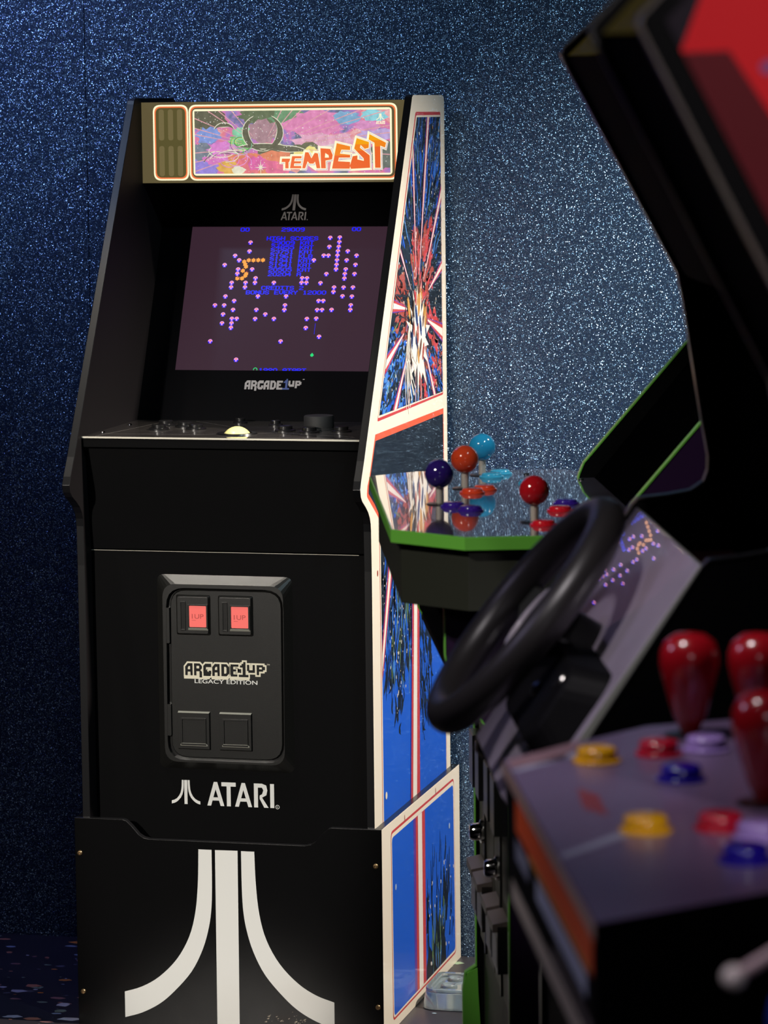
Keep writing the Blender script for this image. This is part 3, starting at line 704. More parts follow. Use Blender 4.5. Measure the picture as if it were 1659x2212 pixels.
for i in range(3):
    for z0, z1 in ((1.3907, 1.4409), (1.3325, 1.3817)):
        x = -.1916 + .0156 * i; mq.decal(FM, rnd(rect(x - .0044, z0, x + .0044, z1), .0044, 5), MQS, 4)
mq.decal(FM, rnd(rect(-.1382, 1.3332, .1955, 1.4408), .006, 6), MQY, 4)
PAN = rect(-.1351, 1.3362, .1924, 1.4375)
mq.decal(FM, PAN, nebula(), 5)
CM = (-.0215, 1.378)
mark = lambda n, c, e=.95: M('film_' + n, tuple(v + (225 - v) * .08 for v in c) if e < 1 else c, .3, emit=e, noise=.45, nscale=110)
rg = random.Random(3)
def cloud(cx, cy, rx, ry, m, L, n=22, j=.25):
    pts = [(cx + rx * (1 + rg.uniform(-j, j)) * math.cos(2 * math.pi * i / n), cy + ry * (1 + rg.uniform(-j, j)) * math.sin(2 * math.pi * i / n)) for i in range(n)]
    mq.decal(FM, clip(pts, PAN), m, L)
cloud(-.110, 1.425, .030, .018, mark('olive', (96, 94, 74)), 6); cloud(-.020, 1.428, .040, .015, mark('moss', (100, 112, 82)), 6.1)
cloud(.025, 1.425, .030, .018, mark('leaf', (110, 150, 110)), 6.15); cloud(-.118, 1.350, .022, .020, mark('violet', (150, 130, 215)), 6.1)
cloud(-.122, 1.372, .016, .014, mark('slate', (120, 128, 140)), 6.2); cloud(-.112, 1.398, .022, .013, mark('sky', (128, 150, 215)), 6.2)
cloud(.070, 1.415, .050, .022, mark('pink', (236, 132, 178)), 6.2); cloud(.085, 1.385, .060, .016, mark('rose', (244, 165, 190)), 6.3)
cloud(.120, 1.425, .022, .010, mark('steel', (126, 170, 205)), 6.4); cloud(.165, 1.428, .022, .010, mark('aqua', (140, 208, 225)), 6.4)
cloud(.170, 1.398, .030, .010, mark('lilac', (190, 165, 215)), 6.4); cloud(.180, 1.365, .022, .022, mark('ash', (104, 112, 104)), 6.4)
cloud(.155, 1.412, .022, .008, mark('mauve', (215, 140, 190)), 6.45); cloud(.105, 1.372, .045, .010, mark('shell', (250, 205, 205)), 6.45)
cloud(-.060, 1.384, .020, .015, mark('fern', (120, 190, 110)), 6.5); cloud(-.055, 1.402, .016, .010, mark('mint', (135, 205, 165)), 6.55)
cloud(-.085, 1.375, .028, .012, mark('orchid', (232, 130, 205)), 6.6); cloud(-.090, 1.360, .028, .010, mark('fuchsia', (220, 120, 190)), 6.65)
cloud(-.025, 1.350, .068, .017, mark('coral', (240, 128, 92)), 6.7); cloud(-.075, 1.346, .022, .012, mark('amber', (246, 172, 80)), 6.8)
cloud(-.042, 1.350, .024, .014, mark('salmon', (242, 110, 120)), 6.9); cloud(.004, 1.350, .028, .017, mark('hotpink', (232, 100, 140)), 6.95)
cloud(-.030, 1.352, .014, .012, mark('magenta', (226, 96, 160)), 7.0); cloud(-.062, 1.342, .012, .006, mark('cream', (255, 244, 200), 1), 7.05)
cloud(.032, 1.352, .030, .013, mark('peach', (246, 150, 140)), 6.95); cloud(.004, 1.372, .034, .012, mark('olivedark', (104, 104, 78)), 7.0, 22, .12); cloud(.004, 1.364, .026, .009, mark('coral', (240, 128, 92)), 7.06)
cloud(-.018, 1.404, .026, .018, mark('plum', (170, 132, 140)), 6.7)
cloud(.038, 1.370, .014, .013, mark('olivedark', (104, 104, 78)), 7.1, 16, .12); cloud(.058, 1.377, .014, .011, mark('olivedark', (104, 104, 78)), 7.1, 16, .12)
cloud(.040, 1.366, .009, .010, mark('flame', (255, 214, 130), 1.05), 7.2, 14, .2); cloud(.060, 1.373, .010, .007, mark('flame', (255, 214, 130), 1.05), 7.2, 14, .2)
LP = mark('ray', (244, 160, 165)); CRM = mark('cream', (255, 244, 200), 1)
for a in (-.135, -.118):
    pass
for e in ((-.135, 1.426), (-.135, 1.410), (-.135, 1.400), (-.112, 1.4375), (-.094, 1.4375), (-.072, 1.4375), (-.135, 1.370), (-.135, 1.355), (-.135, 1.340), (.012, 1.4375), (.030, 1.4375), (.045, 1.4375), (.092, 1.4375), (.145, 1.4375), (.192, 1.4375), (.192, 1.412), (.192, 1.4005), (.192, 1.3655)):
    c, e = Vector(CM), Vector(e); d = (e - c); p = Vector((-d.y, d.x)).normalized(); s = c + d * .3
    mq.decal(FM, [tuple(s + p * .0003), tuple(s - p * .0003), tuple(e - p * .0008), tuple(e + p * .0008)], LP, 7.3)
# crescents, curls and a burst
def cres(cx, cy, R, r, a0, a1, w, m, L, n=14):
    o = [(cx + R * math.cos(a0 + (a1 - a0) * i / n), cy + r * math.sin(a0 + (a1 - a0) * i / n)) for i in range(n + 1)]
    i_ = [(cx + (R - w * math.sin(math.pi * i / n)) * math.cos(a0 + (a1 - a0) * i / n), cy + (r - w * math.sin(math.pi * i / n)) * math.sin(a0 + (a1 - a0) * i / n)) for i in range(n + 1)]
    mq.decal(FM, o + i_[::-1], m, L)
def arc(cx, cy, R, r, a0, a1, w, m, L, n=12):
    mq.stroke(FM, [(cx + R * math.cos(a0 + (a1 - a0) * i / n), cy + r * math.sin(a0 + (a1 - a0) * i / n)) for i in range(n + 1)], w, m, L)
for i in range(9):
    arc(-.098 + .010 * (i % 3) + .0028 * i, 1.362 + .0045 * (i % 4) - .001 * i, .016 + .002 * (i % 4), .010 + .0015 * (i % 3), .4 + .7 * i, 3.6 + .7 * i, .0011, (CRM, mark('orchid', (232, 130, 205)), mark('ray2', (236, 150, 215)))[i % 3], 7.6 + .3 * (i % 2))
for i in range(7):
    arc(-.058, 1.389 - .001 * i, .006 + .0022 * i, .004 + .002 * i, .3 + .5 * i, 3.4 + .5 * i, .0010, (mark('mint', (135, 205, 165)), mark('lime', (190, 215, 110)), mark('leafd', (70, 120, 70)))[i % 3], 7.6)
for i in range(6): arc(-.062 - .005 * i, 1.366 - .003 * i, .034, .008 + .002 * i, 1.2, 2.9, .0012, (CRM, mark('orchid', (232, 130, 205)), mark('olive', (96, 94, 74)))[i % 3], 7.7)
OLV = mark('olive', (96, 94, 74))
for cx, cy, RR_, rr_, a0, a1, w in ((-.020, 1.402, .034, .029, 2.0, 4.75, .010), (-.020, 1.402, .034, .029, 1.15, -1.6, .010), (-.020, 1.372, .052, .012, .5, 2.6, .008), (.020, 1.362, .040, .018, .4, 2.5, .009), (-.085, 1.404, .017, .014, .3, 2.9, .006)):
    cres(cx, cy, RR_ + .0012, rr_ + .0012, a0, a1, w + .0024, CRM, 7.35); cres(cx, cy, RR_, rr_, a0, a1, w, OLV, 7.45)
star = [(-.0243 + (.011 if k % 4 == 0 else .007 if k % 2 == 0 else .0022) * math.cos(k * math.pi / 8 + .0), 1.346 + (.013 if k % 8 == 4 else .009 if k % 2 == 0 else .0022) * math.sin(k * math.pi / 8)) for k in range(16)]
mq.decal(FM, clip(star, PAN), CRM, 7.9)
dots(mq, FM, PAN, 420, [mark('cream', (255, 244, 200), 1), mark('white', (255, 250, 240), 1)], (-.134, 1.337, .191, 1.437), 7.95, 31, (.0002, .0008), None, 1.1)
dots(mq, FM, PAN, 260, [mark('cream', (255, 244, 200), 1)], (.055, 1.372, .14, 1.412), 7.95, 32, (.0002, .0007), lambda y, z, g: g.random() < 1 - abs(z - 1.372 - (y - .055) * .4) / .022, 1.1)
TL = {'t': [(.0118, 1.3599), (.0258, 1.3598), (.024, 1.3544), (.0229, 1.3544), (.0228, 1.3442), (.0171, 1.3442), (.0173, 1.3545), (.0111, 1.3545)],
      'e': [(.0289, 1.3638), (.0447, 1.3637), (.0447, 1.3602), (.0337, 1.3602), (.0324, 1.3556), (.044, 1.3555), (.0433, 1.352), (.0324, 1.3521), (.0317, 1.348), (.0439, 1.3479), (.0444, 1.3442), (.025, 1.3443)],
      'm': [(.0509, 1.37), (.0564, 1.3698), (.0613, 1.3601), (.0667, 1.3688), (.0721, 1.3681), (.076, 1.344), (.0699, 1.344), (.0671, 1.3548), (.0646, 1.3515), (.0579, 1.3516), (.0549, 1.3554), (.0505, 1.3441), (.0456, 1.3442)],
      'p': [(.0765, 1.3763), (.0928, 1.375), (.0969, 1.3651), (.0956, 1.3581), (.0847, 1.3564), (.0851, 1.3439), (.0772, 1.344)],
      'e2': [(.1038, 1.3842), (.1261, 1.3788), (.126, 1.373), (.1115, 1.3737), (.109, 1.3673), (.1259, 1.3654), (.1259, 1.3608), (.1071, 1.3609), (.1058, 1.3551), (.1258, 1.3538), (.125, 1.3431), (.0954, 1.3433)],
      's': [(.1371, 1.3921), (.1575, 1.3855), (.1568, 1.3763), (.1502, 1.3746), (.1436, 1.381), (.1424, 1.3764), (.1585, 1.3641), (.1588, 1.3443), (.1268, 1.3428), (.1251, 1.3474), (.1301, 1.3631), (.138, 1.3642), (.1379, 1.3578), (.1487, 1.3554), (.1482, 1.3595), (.1327, 1.3753)],
      'tt': [(.1583, 1.3983), (.1858, 1.3842), (.1839, 1.3766), (.1761, 1.3796), (.1763, 1.3442), (.1672, 1.3443), (.1665, 1.3843), (.157, 1.3896)]}
for i, (k, q) in enumerate(TL.items()):
    mq.decal(FM, grow(q, .0034), MQY, 9); mq.decal(FM, grow([(a + .0008, b - .0006) for a, b in q], .0021), mark('shade', (205, 188, 205)), 9.5)
    mq.decal(FM, grow(q, .0012), MQY, 10); mq.decal(FM, q, M('letter_film', (240, 104, 44), .3, emit=.95), 10.6)
    ztop = max(p[1] for p in q); big = i >= 4
    if big: mq.decal(FM, [p for p in clip(q, rect(0, ztop - .020, .3, 1.5))], M('letter_top_film', (246, 136, 34), .3, emit=.95), 10.9)
    if i >= 5: mq.decal(FM, [p for p in clip(q, rect(0, ztop - .010, .3, 1.5))], M('letter_tip_film', (250, 168, 24), .3, emit=.95), 11.1)
mq.decal(FM, [(.0838, 1.3610), (.0905, 1.3612), (.0900, 1.3650), (.0845, 1.3685)], MQY, 11.2)
fuji(mq, FM, .1767, 1.4208, .0135, .0100, MQY, 9); atari(mq, FM, .1693, 1.4140, .0150, .0055, MQY, 9, .2)
mo = mq.build('marquee', cab); mo['label'] = 'backlit marquee with space-cloud artwork and the word TEMPEST'
MB().box((-XI, .351, 1.4405), (XI, .520, 1.4525), BLK).build('top_panel', cab)
MB().box((-XI, .351, 1.3215), (XI, .490, 1.3300), BLK).build('marquee_underside', cab)
MB().box((-XI, .512, .297), (XI, .520, 1.4405), BLK).build('back_panel', cab)

# riser
W2 = .25; HR = .334
RP = [(-W2, 0), (W2, 0), (W2, HR), (.1700, HR), (.1650, .3325), (.1560, .3245), (.1440, .3110), (.1365, .3062), (.1270, .3042), (-.1270, .3042), (-.1365, .3062), (-.1440, .3110), (-.1560, .3245), (-.1650, .3325), (-.1700, HR), (-W2, HR)]
FRn = Fr((0, 0, 0), (1, 0, 0), (0, 0, 1))
rs = MB().prism(FRn, RP, -.0115, 0, BLKG, EDGE).build('riser', cab, .0009); rs['label'] = 'black riser box with large white emblem'
em = MB()
rgs = random.Random(8); SCU = M('pale_scuff', (150, 140, 124), .6)
for i in range(26):
    x = .095 + rgs.gauss(0, .022); z = .020 + abs(rgs.gauss(0, .007)); w = rgs.uniform(.0006, .0035); a = rgs.uniform(.3, 1.1)
    rs_ = [(x - w, z - w * .25), (x + w * .2, z - w * .35), (x + w * a, z + w * a * .8), (x - w * .1, z + w * .35)]
    em.decal(FRn, rs_, SCU, 1)
sc0 = em; em = MB(); sc0.build('scuff_marks', rs)
LO = [(-.0461, .2912), (-.0479, .2387), (-.0529, .1907), (-.0639, .1503), (-.085, .1133), (-.1143, .0838), (-.1435, .0663), (-.1721, .0568)]
LI = [(-.0246, .2912), (-.0248, .2397), (-.0263, .1999), (-.031, .1678), (-.0418, .1315), (-.0609, .0945), (-.0902, .061), (-.1152, .0396), (-.1443, .024), (-.1721, .0152)]
def cr(pts, n=4):
    P = [2 * Vector(pts[0]) - Vector(pts[1])] + [Vector(p) for p in pts] + [2 * Vector(pts[-1]) - Vector(pts[-2])]; out = []
    for i in range(1, len(P) - 2):
        for k in range(n):
            t = k / n; a, b, c, d = P[i - 1], P[i], P[i + 1], P[i + 2]
            out.append(tuple(.5 * ((2 * b) + (c - a) * t + (2 * a - 5 * b + 4 * c - d) * t * t + (3 * b - a - 3 * c + d) * t ** 3)))
    return out + [tuple(pts[-1])]
half = cr(LO) + cr(LI)[::-1]
em.decal(FRn, half, LOGO, 1); em.decal(FRn, [(-.0012 - x, z) for x, z in half], LOGO, 1); em.decal(FRn, [(-.0190, .2912), (.0178, .2915), (.0165, .0110), (-.0200, .0110)], LOGO, 1)
em.build('emblem', rs)['label'] = 'white three-stroke emblem'
sf = MB(); FS = Fr((W2, 0, 0), (0, 1, 0), (0, 0, 1))
sf.prism(FS, rect(.0115, 0, .541, HR), -.0115, 0, CREAM, EDGE, BLK)
sf.decal(FS, rect(.0005, 0, .012, HR), CREAM, 1)
sf.decal(FS, rnd([(.0585, .3182), (.4985, .3190), (.5045, .0172), (.0605, .0150)], .011), RED, 1)
sf.decal(FS, rnd([(.0610, .3140), (.4965, .3150), (.5020, .0205), (.0632, .0185)], .010), CREAM, 2)
RIN = rnd([(.0650, .3075), (.4920, .3085), (.4985, .0247), (.0680, .0215)], .009)
sf.decal(FS, RIN, BLUE, 3)
RR = [(.0650, .3075), (.4920, .3085), (.4985, .0247), (.0680, .0215)]
for k, (a, b, m) in enumerate(((.2076, .2877, PURPLE), (.2220, .2850, RED), (.2370, .2648, WHITEP))):
    sf.decal(FS, clip([(a, .0), (b, .0), (b, .33), (a, .33)], RR), m, 4 + k)
CP = (.36, -.25)
PLR = [(.2885, .3075), (.4920, .3085), (.4985, .0247), (.2885, .0230)]
sf.decal(FS, clip([(.2885, .02), (.43, .02), (.425, .06), (.41, .08), (.40, .11), (.385, .085), (.36, .12), (.35, .075), (.33, .06), (.31, .075), (.2885, .045)], PLR), BLACKART, 4)
for x0, z0, x1, z1, w in ((.345, .03, .325, .215, .010), (.40, .03, .445, .20, .016), (.36, .05, .365, .22, .007), (.43, .09, .46, .21, .012), (.31, .03, .300, .19, .007), (.38, .06, .40, .235, .006), (.295, .10, .296, .16, .012), (.415, .12, .418, .185, .022), (.455, .06, .475, .16, .006), (.33, .15, .338, .24, .005), (.385, .2, .392, .25, .005), (.425, .195, .432, .235, .009), (.345, .2, .35, .235, .004)):
    m = ((x0 + x1) / 2 + (.004 if x1 > x0 else -.004), (z0 + z1) / 2)
    sf.decal(FS, clip([(x0 - w / 2, z0), (x0 + w / 2, z0), (m[0] + w * .45, m[1]), (x1 + w * .12, z1), (x1 - w * .12, z1), (m[0] - w * .45, m[1])], PLR), BLACKART, 4.5)
streaks(sf, FS, PLR, CP, 60, [BLACKART], (.01, .04), (.002, .006), 5, (.29, .03, .49, .17), 41)
streaks(sf, FS, PLR, CP, 26, [OLIVE, OLIVE, LBLUE], (.02, .06), (.002, .005), 5.6, (.31, .03, .43, .13), 42)
dots(sf, FS, PLR, 26, [WHITEP], (.30, .04, .49, .20), 6.4, 43, (.001, .0025))
for y, z in ((.150, .3215), (.365, .3225)): sf.decal(FS, ell(y, z, .0018, .006, 10), RUST, 3)
for y, z in ((.46, .245), (.085, .225)): sf.decal(FS, ell(y, z, .005, .005, 12), M('pale_plug', (150, 170, 205), .4), 7)
sf.build('riser_side', rs, .0007)['label'] = 'cream-bordered blue riser side with red and white stripes'
MB().box((-W2, .0115, 0), (-W2 + .0115, .541, HR), BLK).build('riser_side', rs, .0009)
MB().box((-W2 + .0115, .53, 0), (W2 - .0115, .541, HR), BLK).build('riser_back', rs)
MB().box((-W2 + .0115, .0115, .282), (W2 - .0115, .53, .297), BLK).build('riser_shelf', rs)
MB().box((HW, .014, HR - .012), (W2 - .0115, .53, HR - .0005), M('dark_strip', (34, 36, 42), .3)).build('riser_strip', rs)
for x, z in ((-.2418, .2774), (.2402, .2764), (-.2412, .0534), (.2414, .0529)):
    s = MB(); s.lathe(Fr((x, 0, z), (1, 0, 0), (0, 0, 1)), [(.0043, -.001), (.0043, .0012), (.0035, .0024), (.0018, .0026), (.0016, .0014), (.0002, .0013)], BRASS, 20); s.build('screw', rs)

# ================================================================ ROW OF CABINETS ON THE RIGHT
EV = Vector((.29998, -.95394, 0)); NV = Vector((-.95394, -.29998, 0))
def W(n, t, z): return NV * n + EV * t + Vector((0, 0, z))
def FT(t): return Fr(EV * t, NV, (0, 0, 1))     # profile plane; N = ?
def side(mb, t0, t1, prof, m, medge, mfar=None):
    f = Fr(EV * t0, NV, (0, 0, 1)); s = f.N.dot(EV)
    mb.prism(f, prof, 0, (t1 - t0) * s, m, medge, mfar or m); return mb
def tz(t0, t1, n0, n1, z0, z1, m, mb=None):
    mb = mb or MB(); vs = [W(n, t, z) for z in (z0, z1) for t in (t0, t1) for n in (n0, n1)]
    mb.add(vs, [[0, 1, 3, 2], [4, 6, 7, 5], [0, 4, 5, 1], [2, 3, 7, 6], [0, 2, 6, 4], [1, 5, 7, 3]], m); return mb
FN = lambda n: Fr(NV * n, EV, (0, 0, 1))        # front plane: U = t, V = z
assert abs(FN(0).N.dot(NV)) > .9
SGN = FN(0).N.dot(NV)                            # -1 or +1
FN = lambda n: Fr(NV * n, EV, (0, 0, 1)) if SGN > 0 else Fr(NV * n, -EV, (0, 0, 1))
def q2(pts): return pts if SGN > 0 else [(-a, b) for a, b in pts]
FTOP = lambda z: Fr((0, 0, z), EV, NV) if Fr((0, 0, 0), EV, NV).N.z > 0 else Fr((0, 0, z), NV, EV)
TOPT = Fr((0, 0, 0), EV, NV).N.z > 0
def nt2(pts): return [((t, n) if TOPT else (n, t)) for n, t in pts]

# ---- four-player cabinet with green edges
g4 = thing('arcade_cabinet', 'black four-player arcade cabinet with lime green edging and ball-top joysticks', 'arcade cabinet', W(-.55, 1.0, 0))
P2 = [(-.309, 0), (-.309, .255), (-.312, .278), (-.327, .288), (-.327, .655), (-.322, .672), (-.262, .765), (-.254, .780), (-.252, .795), (-.252, .862), (-.275, .936), (-.455, .936), (-.468, .945), (-.471, .957), (-.477, .971), (-.72, 1.25), (-.66, 1.36), (-.64, 1.48), (-.66, 1.5), (-.83, 1.5), (-.84, 1.49), (-.84, 0)]
PURPS = M('purple_side_art', (40, 22, 52), .3, coat=.4)
for t0, t1, mn, mf in ((.742, .754, BLK, BLK), (1.226, 1.238, PURPS, BLK)):
    sd = MB(); side(sd, t0 + .0012, t1 - .0012, P2, mn if t0 > 1 else BLK, BLK, mf); so = sd.build('side_panel', g4)
    ed = MB(); f = Fr(EV * t0, NV, (0, 0, 1)); s = f.N.dot(EV); pp = P2
    out = [Vector(p) for p in ccw(pp)]; n = len(out)
    inn = [Vector(p) for p in grow(pp, -.0006)]; ou = [Vector(p) for p in grow(pp, .0012)]
    h1 = (t1 - t0) * s
    vs = [f(p.x, p.y, 0) for p in ou] + [f(p.x, p.y, h1) for p in ou] + [f(p.x, p.y, h1) for p in inn] + [f(p.x, p.y, 0) for p in inn]
    fs = []
    for i in range(n):
        j = (i + 1) % n
        for k in range(4): fs.append([k * n + i, k * n + j, ((k + 1) % 4) * n + j, ((k + 1) % 4) * n + i])
    ed.add(vs, fs, GREEN); ed.build('edge_trim', so)['label'] = 'lime green edge trim'
ftm = MB(); side(ftm, .754, .757, [(-.3085, 0), (-.3085, .262), (-.314, .279), (-.328, .286), (-.329, .25), (-.333, .18), (-.338, .08), (-.340, 0)], GREEN, GREEN); ftm.build('foot_trim', g4)['label'] = 'lime green foot trim'
# deck
D2 = [(-.195, .683), (-.188, 1.265), (-.268, 1.352), (-.44, 1.352), (-.505, 1.262), (-.505, .722), (-.46, .640), (-.261, .636)]
ACR2 = M('clear_acrylic_overlay', (96, 90, 104), .08, coat=1, crough=.02, noise=.35, nscale=14)
d4 = MB(); d4.prism(FTOP(0), nt2(D2), .9365, .951, ACR2, GREEN, BLK)
d4.prism(FTOP(0), nt2(grow(D2, -.010)), .862, .9365, M('deck_box_black', (38, 40, 32), .5))
ai = MB()
dk4 = d4.build('control_deck', g4, .0006); dk4['label'] = 'glossy clear-topped deck with lime green rim'
tm = MB(); tm.ring(FTOP(0), nt2(grow(D2, .0016)), nt2(grow(D2, -.0002)), .9355, .9500, GREEN); tm.build('edge_trim', dk4)['label'] = 'lime green deck edge'
JC = {'blue': (40, 150, 200), 'orange': (206, 66, 34), 'purple': (44, 26, 104), 'red': (176, 22, 32)}
BUTC = {'blue': (60, 165, 205), 'orange': (222, 66, 34), 'purple': (58, 30, 140), 'red': (205, 26, 40)}
def vfr(n, t, z): return Fr(W(n, t, z), (1, 0, 0), (0, 1, 0))
def joystick(par, n, t, z, col, label):
    e = MB(); e.lathe(vfr(n, t, z), [(.0165, 0), (.0165, .0010), (.014, .0016), (.006, .0018)], DARKP, 28); w = e.build('joystick', par); w['label'] = label
    s = MB(); s.lathe(vfr(n, t, z), [(.0048, .001), (.0048, .026)], M('satin_shaft', (196, 186, 176), .4, .3), 18); s.build('shaft', w)
    b = MB(); b.sphere(W(n, t, z + .0385), .0182, M('ball_' + col, JC[col], .12, coat=.5)); b.build('ball_top', w)
    return w
def button(par, n, t, z, col, cols, r=.0140, h=.006):
    b = MB(); m = M('button_%d_' % sum(cols[col]) + col, cols[col], .2, coat=.4)
    b.lathe(vfr(n, t, z), [(r * 1.18, 0), (r * 1.18, .0018), (r * 1.08, .0030), (r * .92, .0030)], m, 28)
    b.lathe(vfr(n, t, z), [(r * .97, .001), (r * .97, h - .002), (r * .90, h - .0004), (r * .76, h + .0004), (.0004, h + .0004)], m, 28)
    o = b.build('push_button', par); o['label'] = col + ' push button'; return o
for col, jn, jt, bts in (('blue', -.345, .668 + .10, ((-.352, .715 + .04), (-.368, .672 + .02))), ('orange', -.309, .853, ((-.314, .907), (-.333, .873))), ('purple', -.263, 1.022, ((-.278, 1.054), (-.296, 1.096))), ('red', -.362, 1.224, ((-.370, 1.254), (-.405, 1.115)))):
    if col == 'blue': jt = .700; bts = ((-.355, .728), (-.370, .690))
    joystick(dk4, jn, jt, .951, col, col + ' ball-top joystick')
    for bn, bt in bts: button(dk4, bn, bt, .951, col, BUTC)
button(dk4, -.420, 1.045, .951, 'purple', BUTC); button(dk4, -.393, .815, .951, 'blue', BUTC, .009)
for n_, t_ in ((-.405, .70), (-.47, .78)):
    b = MB(); b.lathe(vfr(n_, t_, .951), [(.004, 0), (.0035, .0018), (.0003, .0022)], DARKP, 14); b.build('deck_bolt', dk4)
# front with coin doors, screen bezel, body
MB().prism(*(lambda f: (f, q2(rect(.754, .0, 1.226, .665)), -.012, 0, M('charcoal_front', (34, 34, 33), .5)))(FN(-.337))).build('front_panel', g4)
tz(.754, 1.226, -.345, -.258, .765, .775, BLK).build('deck_support', g4)
tz(.754, 1.226, -.84, -.832, 0, 1.49, BLK).build('back_panel', g4)
bz2 = MB(); vs = [W(-.49, t, .95) for t in (.754, 1.226)] + [W(-.735, t, 1.245) for t in (1.226, .754)]; vs2 = [v - NV * .012 for v in vs]
bz2.add(vs + vs2, [[0, 1, 2, 3], [7, 6, 5, 4], [0, 4, 5, 1], [1, 5, 6, 2], [2, 6, 7, 3], [3, 7, 4, 0]], M('screen_black_glass', (3, 3, 4), .8, spec=.0)); bz2.build('screen_bezel', g4)
tz(.754, 1.226, -.83, -.66, 1.47, 1.49, BLK).build('top_panel', g4)
CDG = M('coin_door_grey', (62, 60, 56), .45)
for t0 in (.775, .995):
    c = MB(); f = FN(-.337)
    c.prism(f, q2(rect(t0, .335, t0 + .205, .64)), 0, .006, CDG)
    c.prism(f, q2(rect(t0 + .095, .335, t0 + .105, .64)), .006, .009, CDD)
    c.prism(f, q2(rect(t0 + .03, .555, t0 + .085, .625)), .006, .022, DARKP); c.prism(f, q2(rect(t0 + .12, .555, t0 + .175, .625)), .006, .022, DARKP)
    co_ = c.build('coin_door', g4, .001)
    for k in (0, 1):
        a = t0 + .022 + .09 * k
        r = MB(); r.prism(f, q2(rect(a, .385, a + .075, .445)), .006, .020, DARKP); r.prism(f, q2(rect(a + .006, .392, a + .069, .430)), .020, .0205, CDD)
        r.frustum(f, q2(rect(a, .438, a + .075, .452)), .006, q2(rect(a, .438, a + .075, .448)), .026, M('return_lip', (74, 66, 64), .4)); r.build('coin_return', co_, .001)
    l = MB(); lc = FN(-.337); P0 = lc((t0 + .085) * (1 if SGN > 0 else -1), .496, 0)
    l.lathe(Fr(P0, lc.U, lc.V), [(.016, .006), (.016, .012), (.012, .014), (.011, .024), (.009, .0265), (.0005, .027)], CHROME, 24); l.build('lock', co_)['label'] = 'chrome barrel lock'

# ---- racing cabinet
rc = thing('arcade_cabinet', 'black racing arcade cabinet with dark steering wheel on tilted silver panel', 'arcade cabinet', W(-.6, 2.1, 0))
P3 = [(-.302, 0), (-.302, .70), (-.255, .775), (-.236, .795), (-.238, .806), (-.398, 1.046), (-.404, 1.052), (-.434, 1.055), (-.458, 1.059), (-.472, 1.068), (-.4765, 1.080), (-.477, 1.094), (-.470, 1.134), (-.458, 1.21), (-.452, 1.25), (-.446, 1.281), (-.330, 1.498), (-.328, 1.503), (-.331, 1.509), (-.391, 1.562), (-.84, 1.562), (-.84, 0)]
TR3 = M('highlit_edge_trim', (92, 84, 80), .28); BL3 = M('black_satin', (5, 5, 7), .6, spec=.06); ED3 = M('black_edge_trim_satin', (16, 16, 18), .4)  # TR3: paler copy of the black trim, painting the highlight along the edge
for t0, t1, te in ((1.846, 1.858, TR3), (2.326, 2.338, ED3)):
    sd = MB(); side(sd, t0 + .001, t1 - .001, P3, BL3, BL3); so = sd.build('side_panel', rc)
    ed = MB(); f = Fr(EV * t0, NV, (0, 0, 1)); s = f.N.dot(EV); h1 = (t1 - t0) * s
    ed.ring(f, grow(P3, .0012), grow(P3, -.0006), 0, h1, te); ed.build('edge_trim', so)
PN = NV * .832 + Vector((0, 0, .555))
FP = Fr(W(-.398, 2.092, 1.046), EV, PN.cross(EV)); 
if FP.N.dot(PN) < 0: FP = Fr(W(-.398, 2.092, 1.046), -EV, PN.cross(-EV))
UT = 1 if FP.U.dot(EV) > 0 else -1; VD = 1 if FP.V.z > 0 else -1
SILV = M('silver_dash_overlay', (196, 184, 204), .3, .0, coat=1, crough=.015, noise=.3, nscale=9)
hw = .244
def fp(t, d): return ((t - 2.092) * UT, -d * VD)      # d = distance down the panel
dp = MB(); dp.prism(FP, [fp(2.092 - hw, 0), fp(2.092 + hw, 0), fp(2.092 + hw, .287), fp(2.092 - hw, .287)], -.010, .003, SILV, M('silver_edge', (165, 168, 160), .3))
SILV.node_tree.nodes['Principled BSDF'].inputs['Coat IOR'].default_value = 2.0
dpo = dp.build('dash_panel', rc, .001); dpo.rotation_euler = (Matrix.Rotation(math.radians(-1.5), 3, EV) @ Matrix.Rotation(math.radians(-1.0), 3, PN.cross(EV).normalized())).to_euler(); dpo['label'] = 'tilted silver dash panel'
WC = W(-.264, 2.092, .970); WN = NV * .77 + Vector((0, 0, .64))
FW = Fr(WC, EV, WN.cross(EV))
if FW.N.dot(WN) < 0: FW = Fr(WC, -EV, WN.cross(-EV))
RIM = M('wheel_rubber', (40, 38, 38), .38); HUB = M('wheel_hub_plastic', (26, 26, 28), .3)
wh = MB(); wh.torus(FW, .1215, .0178, RIM, 80, 20); wo = wh.build('steering_wheel', rc); wo['label'] = 'dark rubber steering wheel'
hb = MB(); hb.lathe(FW, [(.040, -.034), (.044, -.026), (.044, -.012), (.038, -.006), (.034, -.008), (.0005, -.008)], HUB, 36)
hb.torus(Fr(FW(0, 0, -.008), FW.U, FW.V), .036, .0038, M('hub_ring', (186, 178, 186), .28), 40, 10); hb.build('hub', wo)
for a in (math.pi * .03, math.pi * .97, -math.pi * .5):
    if FW.V.z < 0: a = -a
    c, s_ = math.cos(a), math.sin(a); sf_ = Fr(WC, FW.U * c + FW.V * s_, FW.V * c - FW.U * s_)
    k = MB(); k.frustum(sf_, [(.034, -.024), (.112, -.016), (.112, .016), (.034, .024)], -.018, [(.036, -.020), (.112, -.012), (.112, .012), (.036, .020)], -.008, M('spoke_satin', (62, 64, 60), .3)); k.build('spoke', wo, .0015)
co3 = MB(); d = W(-.330, 2.092, .933); a = FW(0, 0, -.03)
co3.tube(a, a - WN.normalized() * .075, .034, DARKP, .046, 32); co3.build('steering_column', rc)
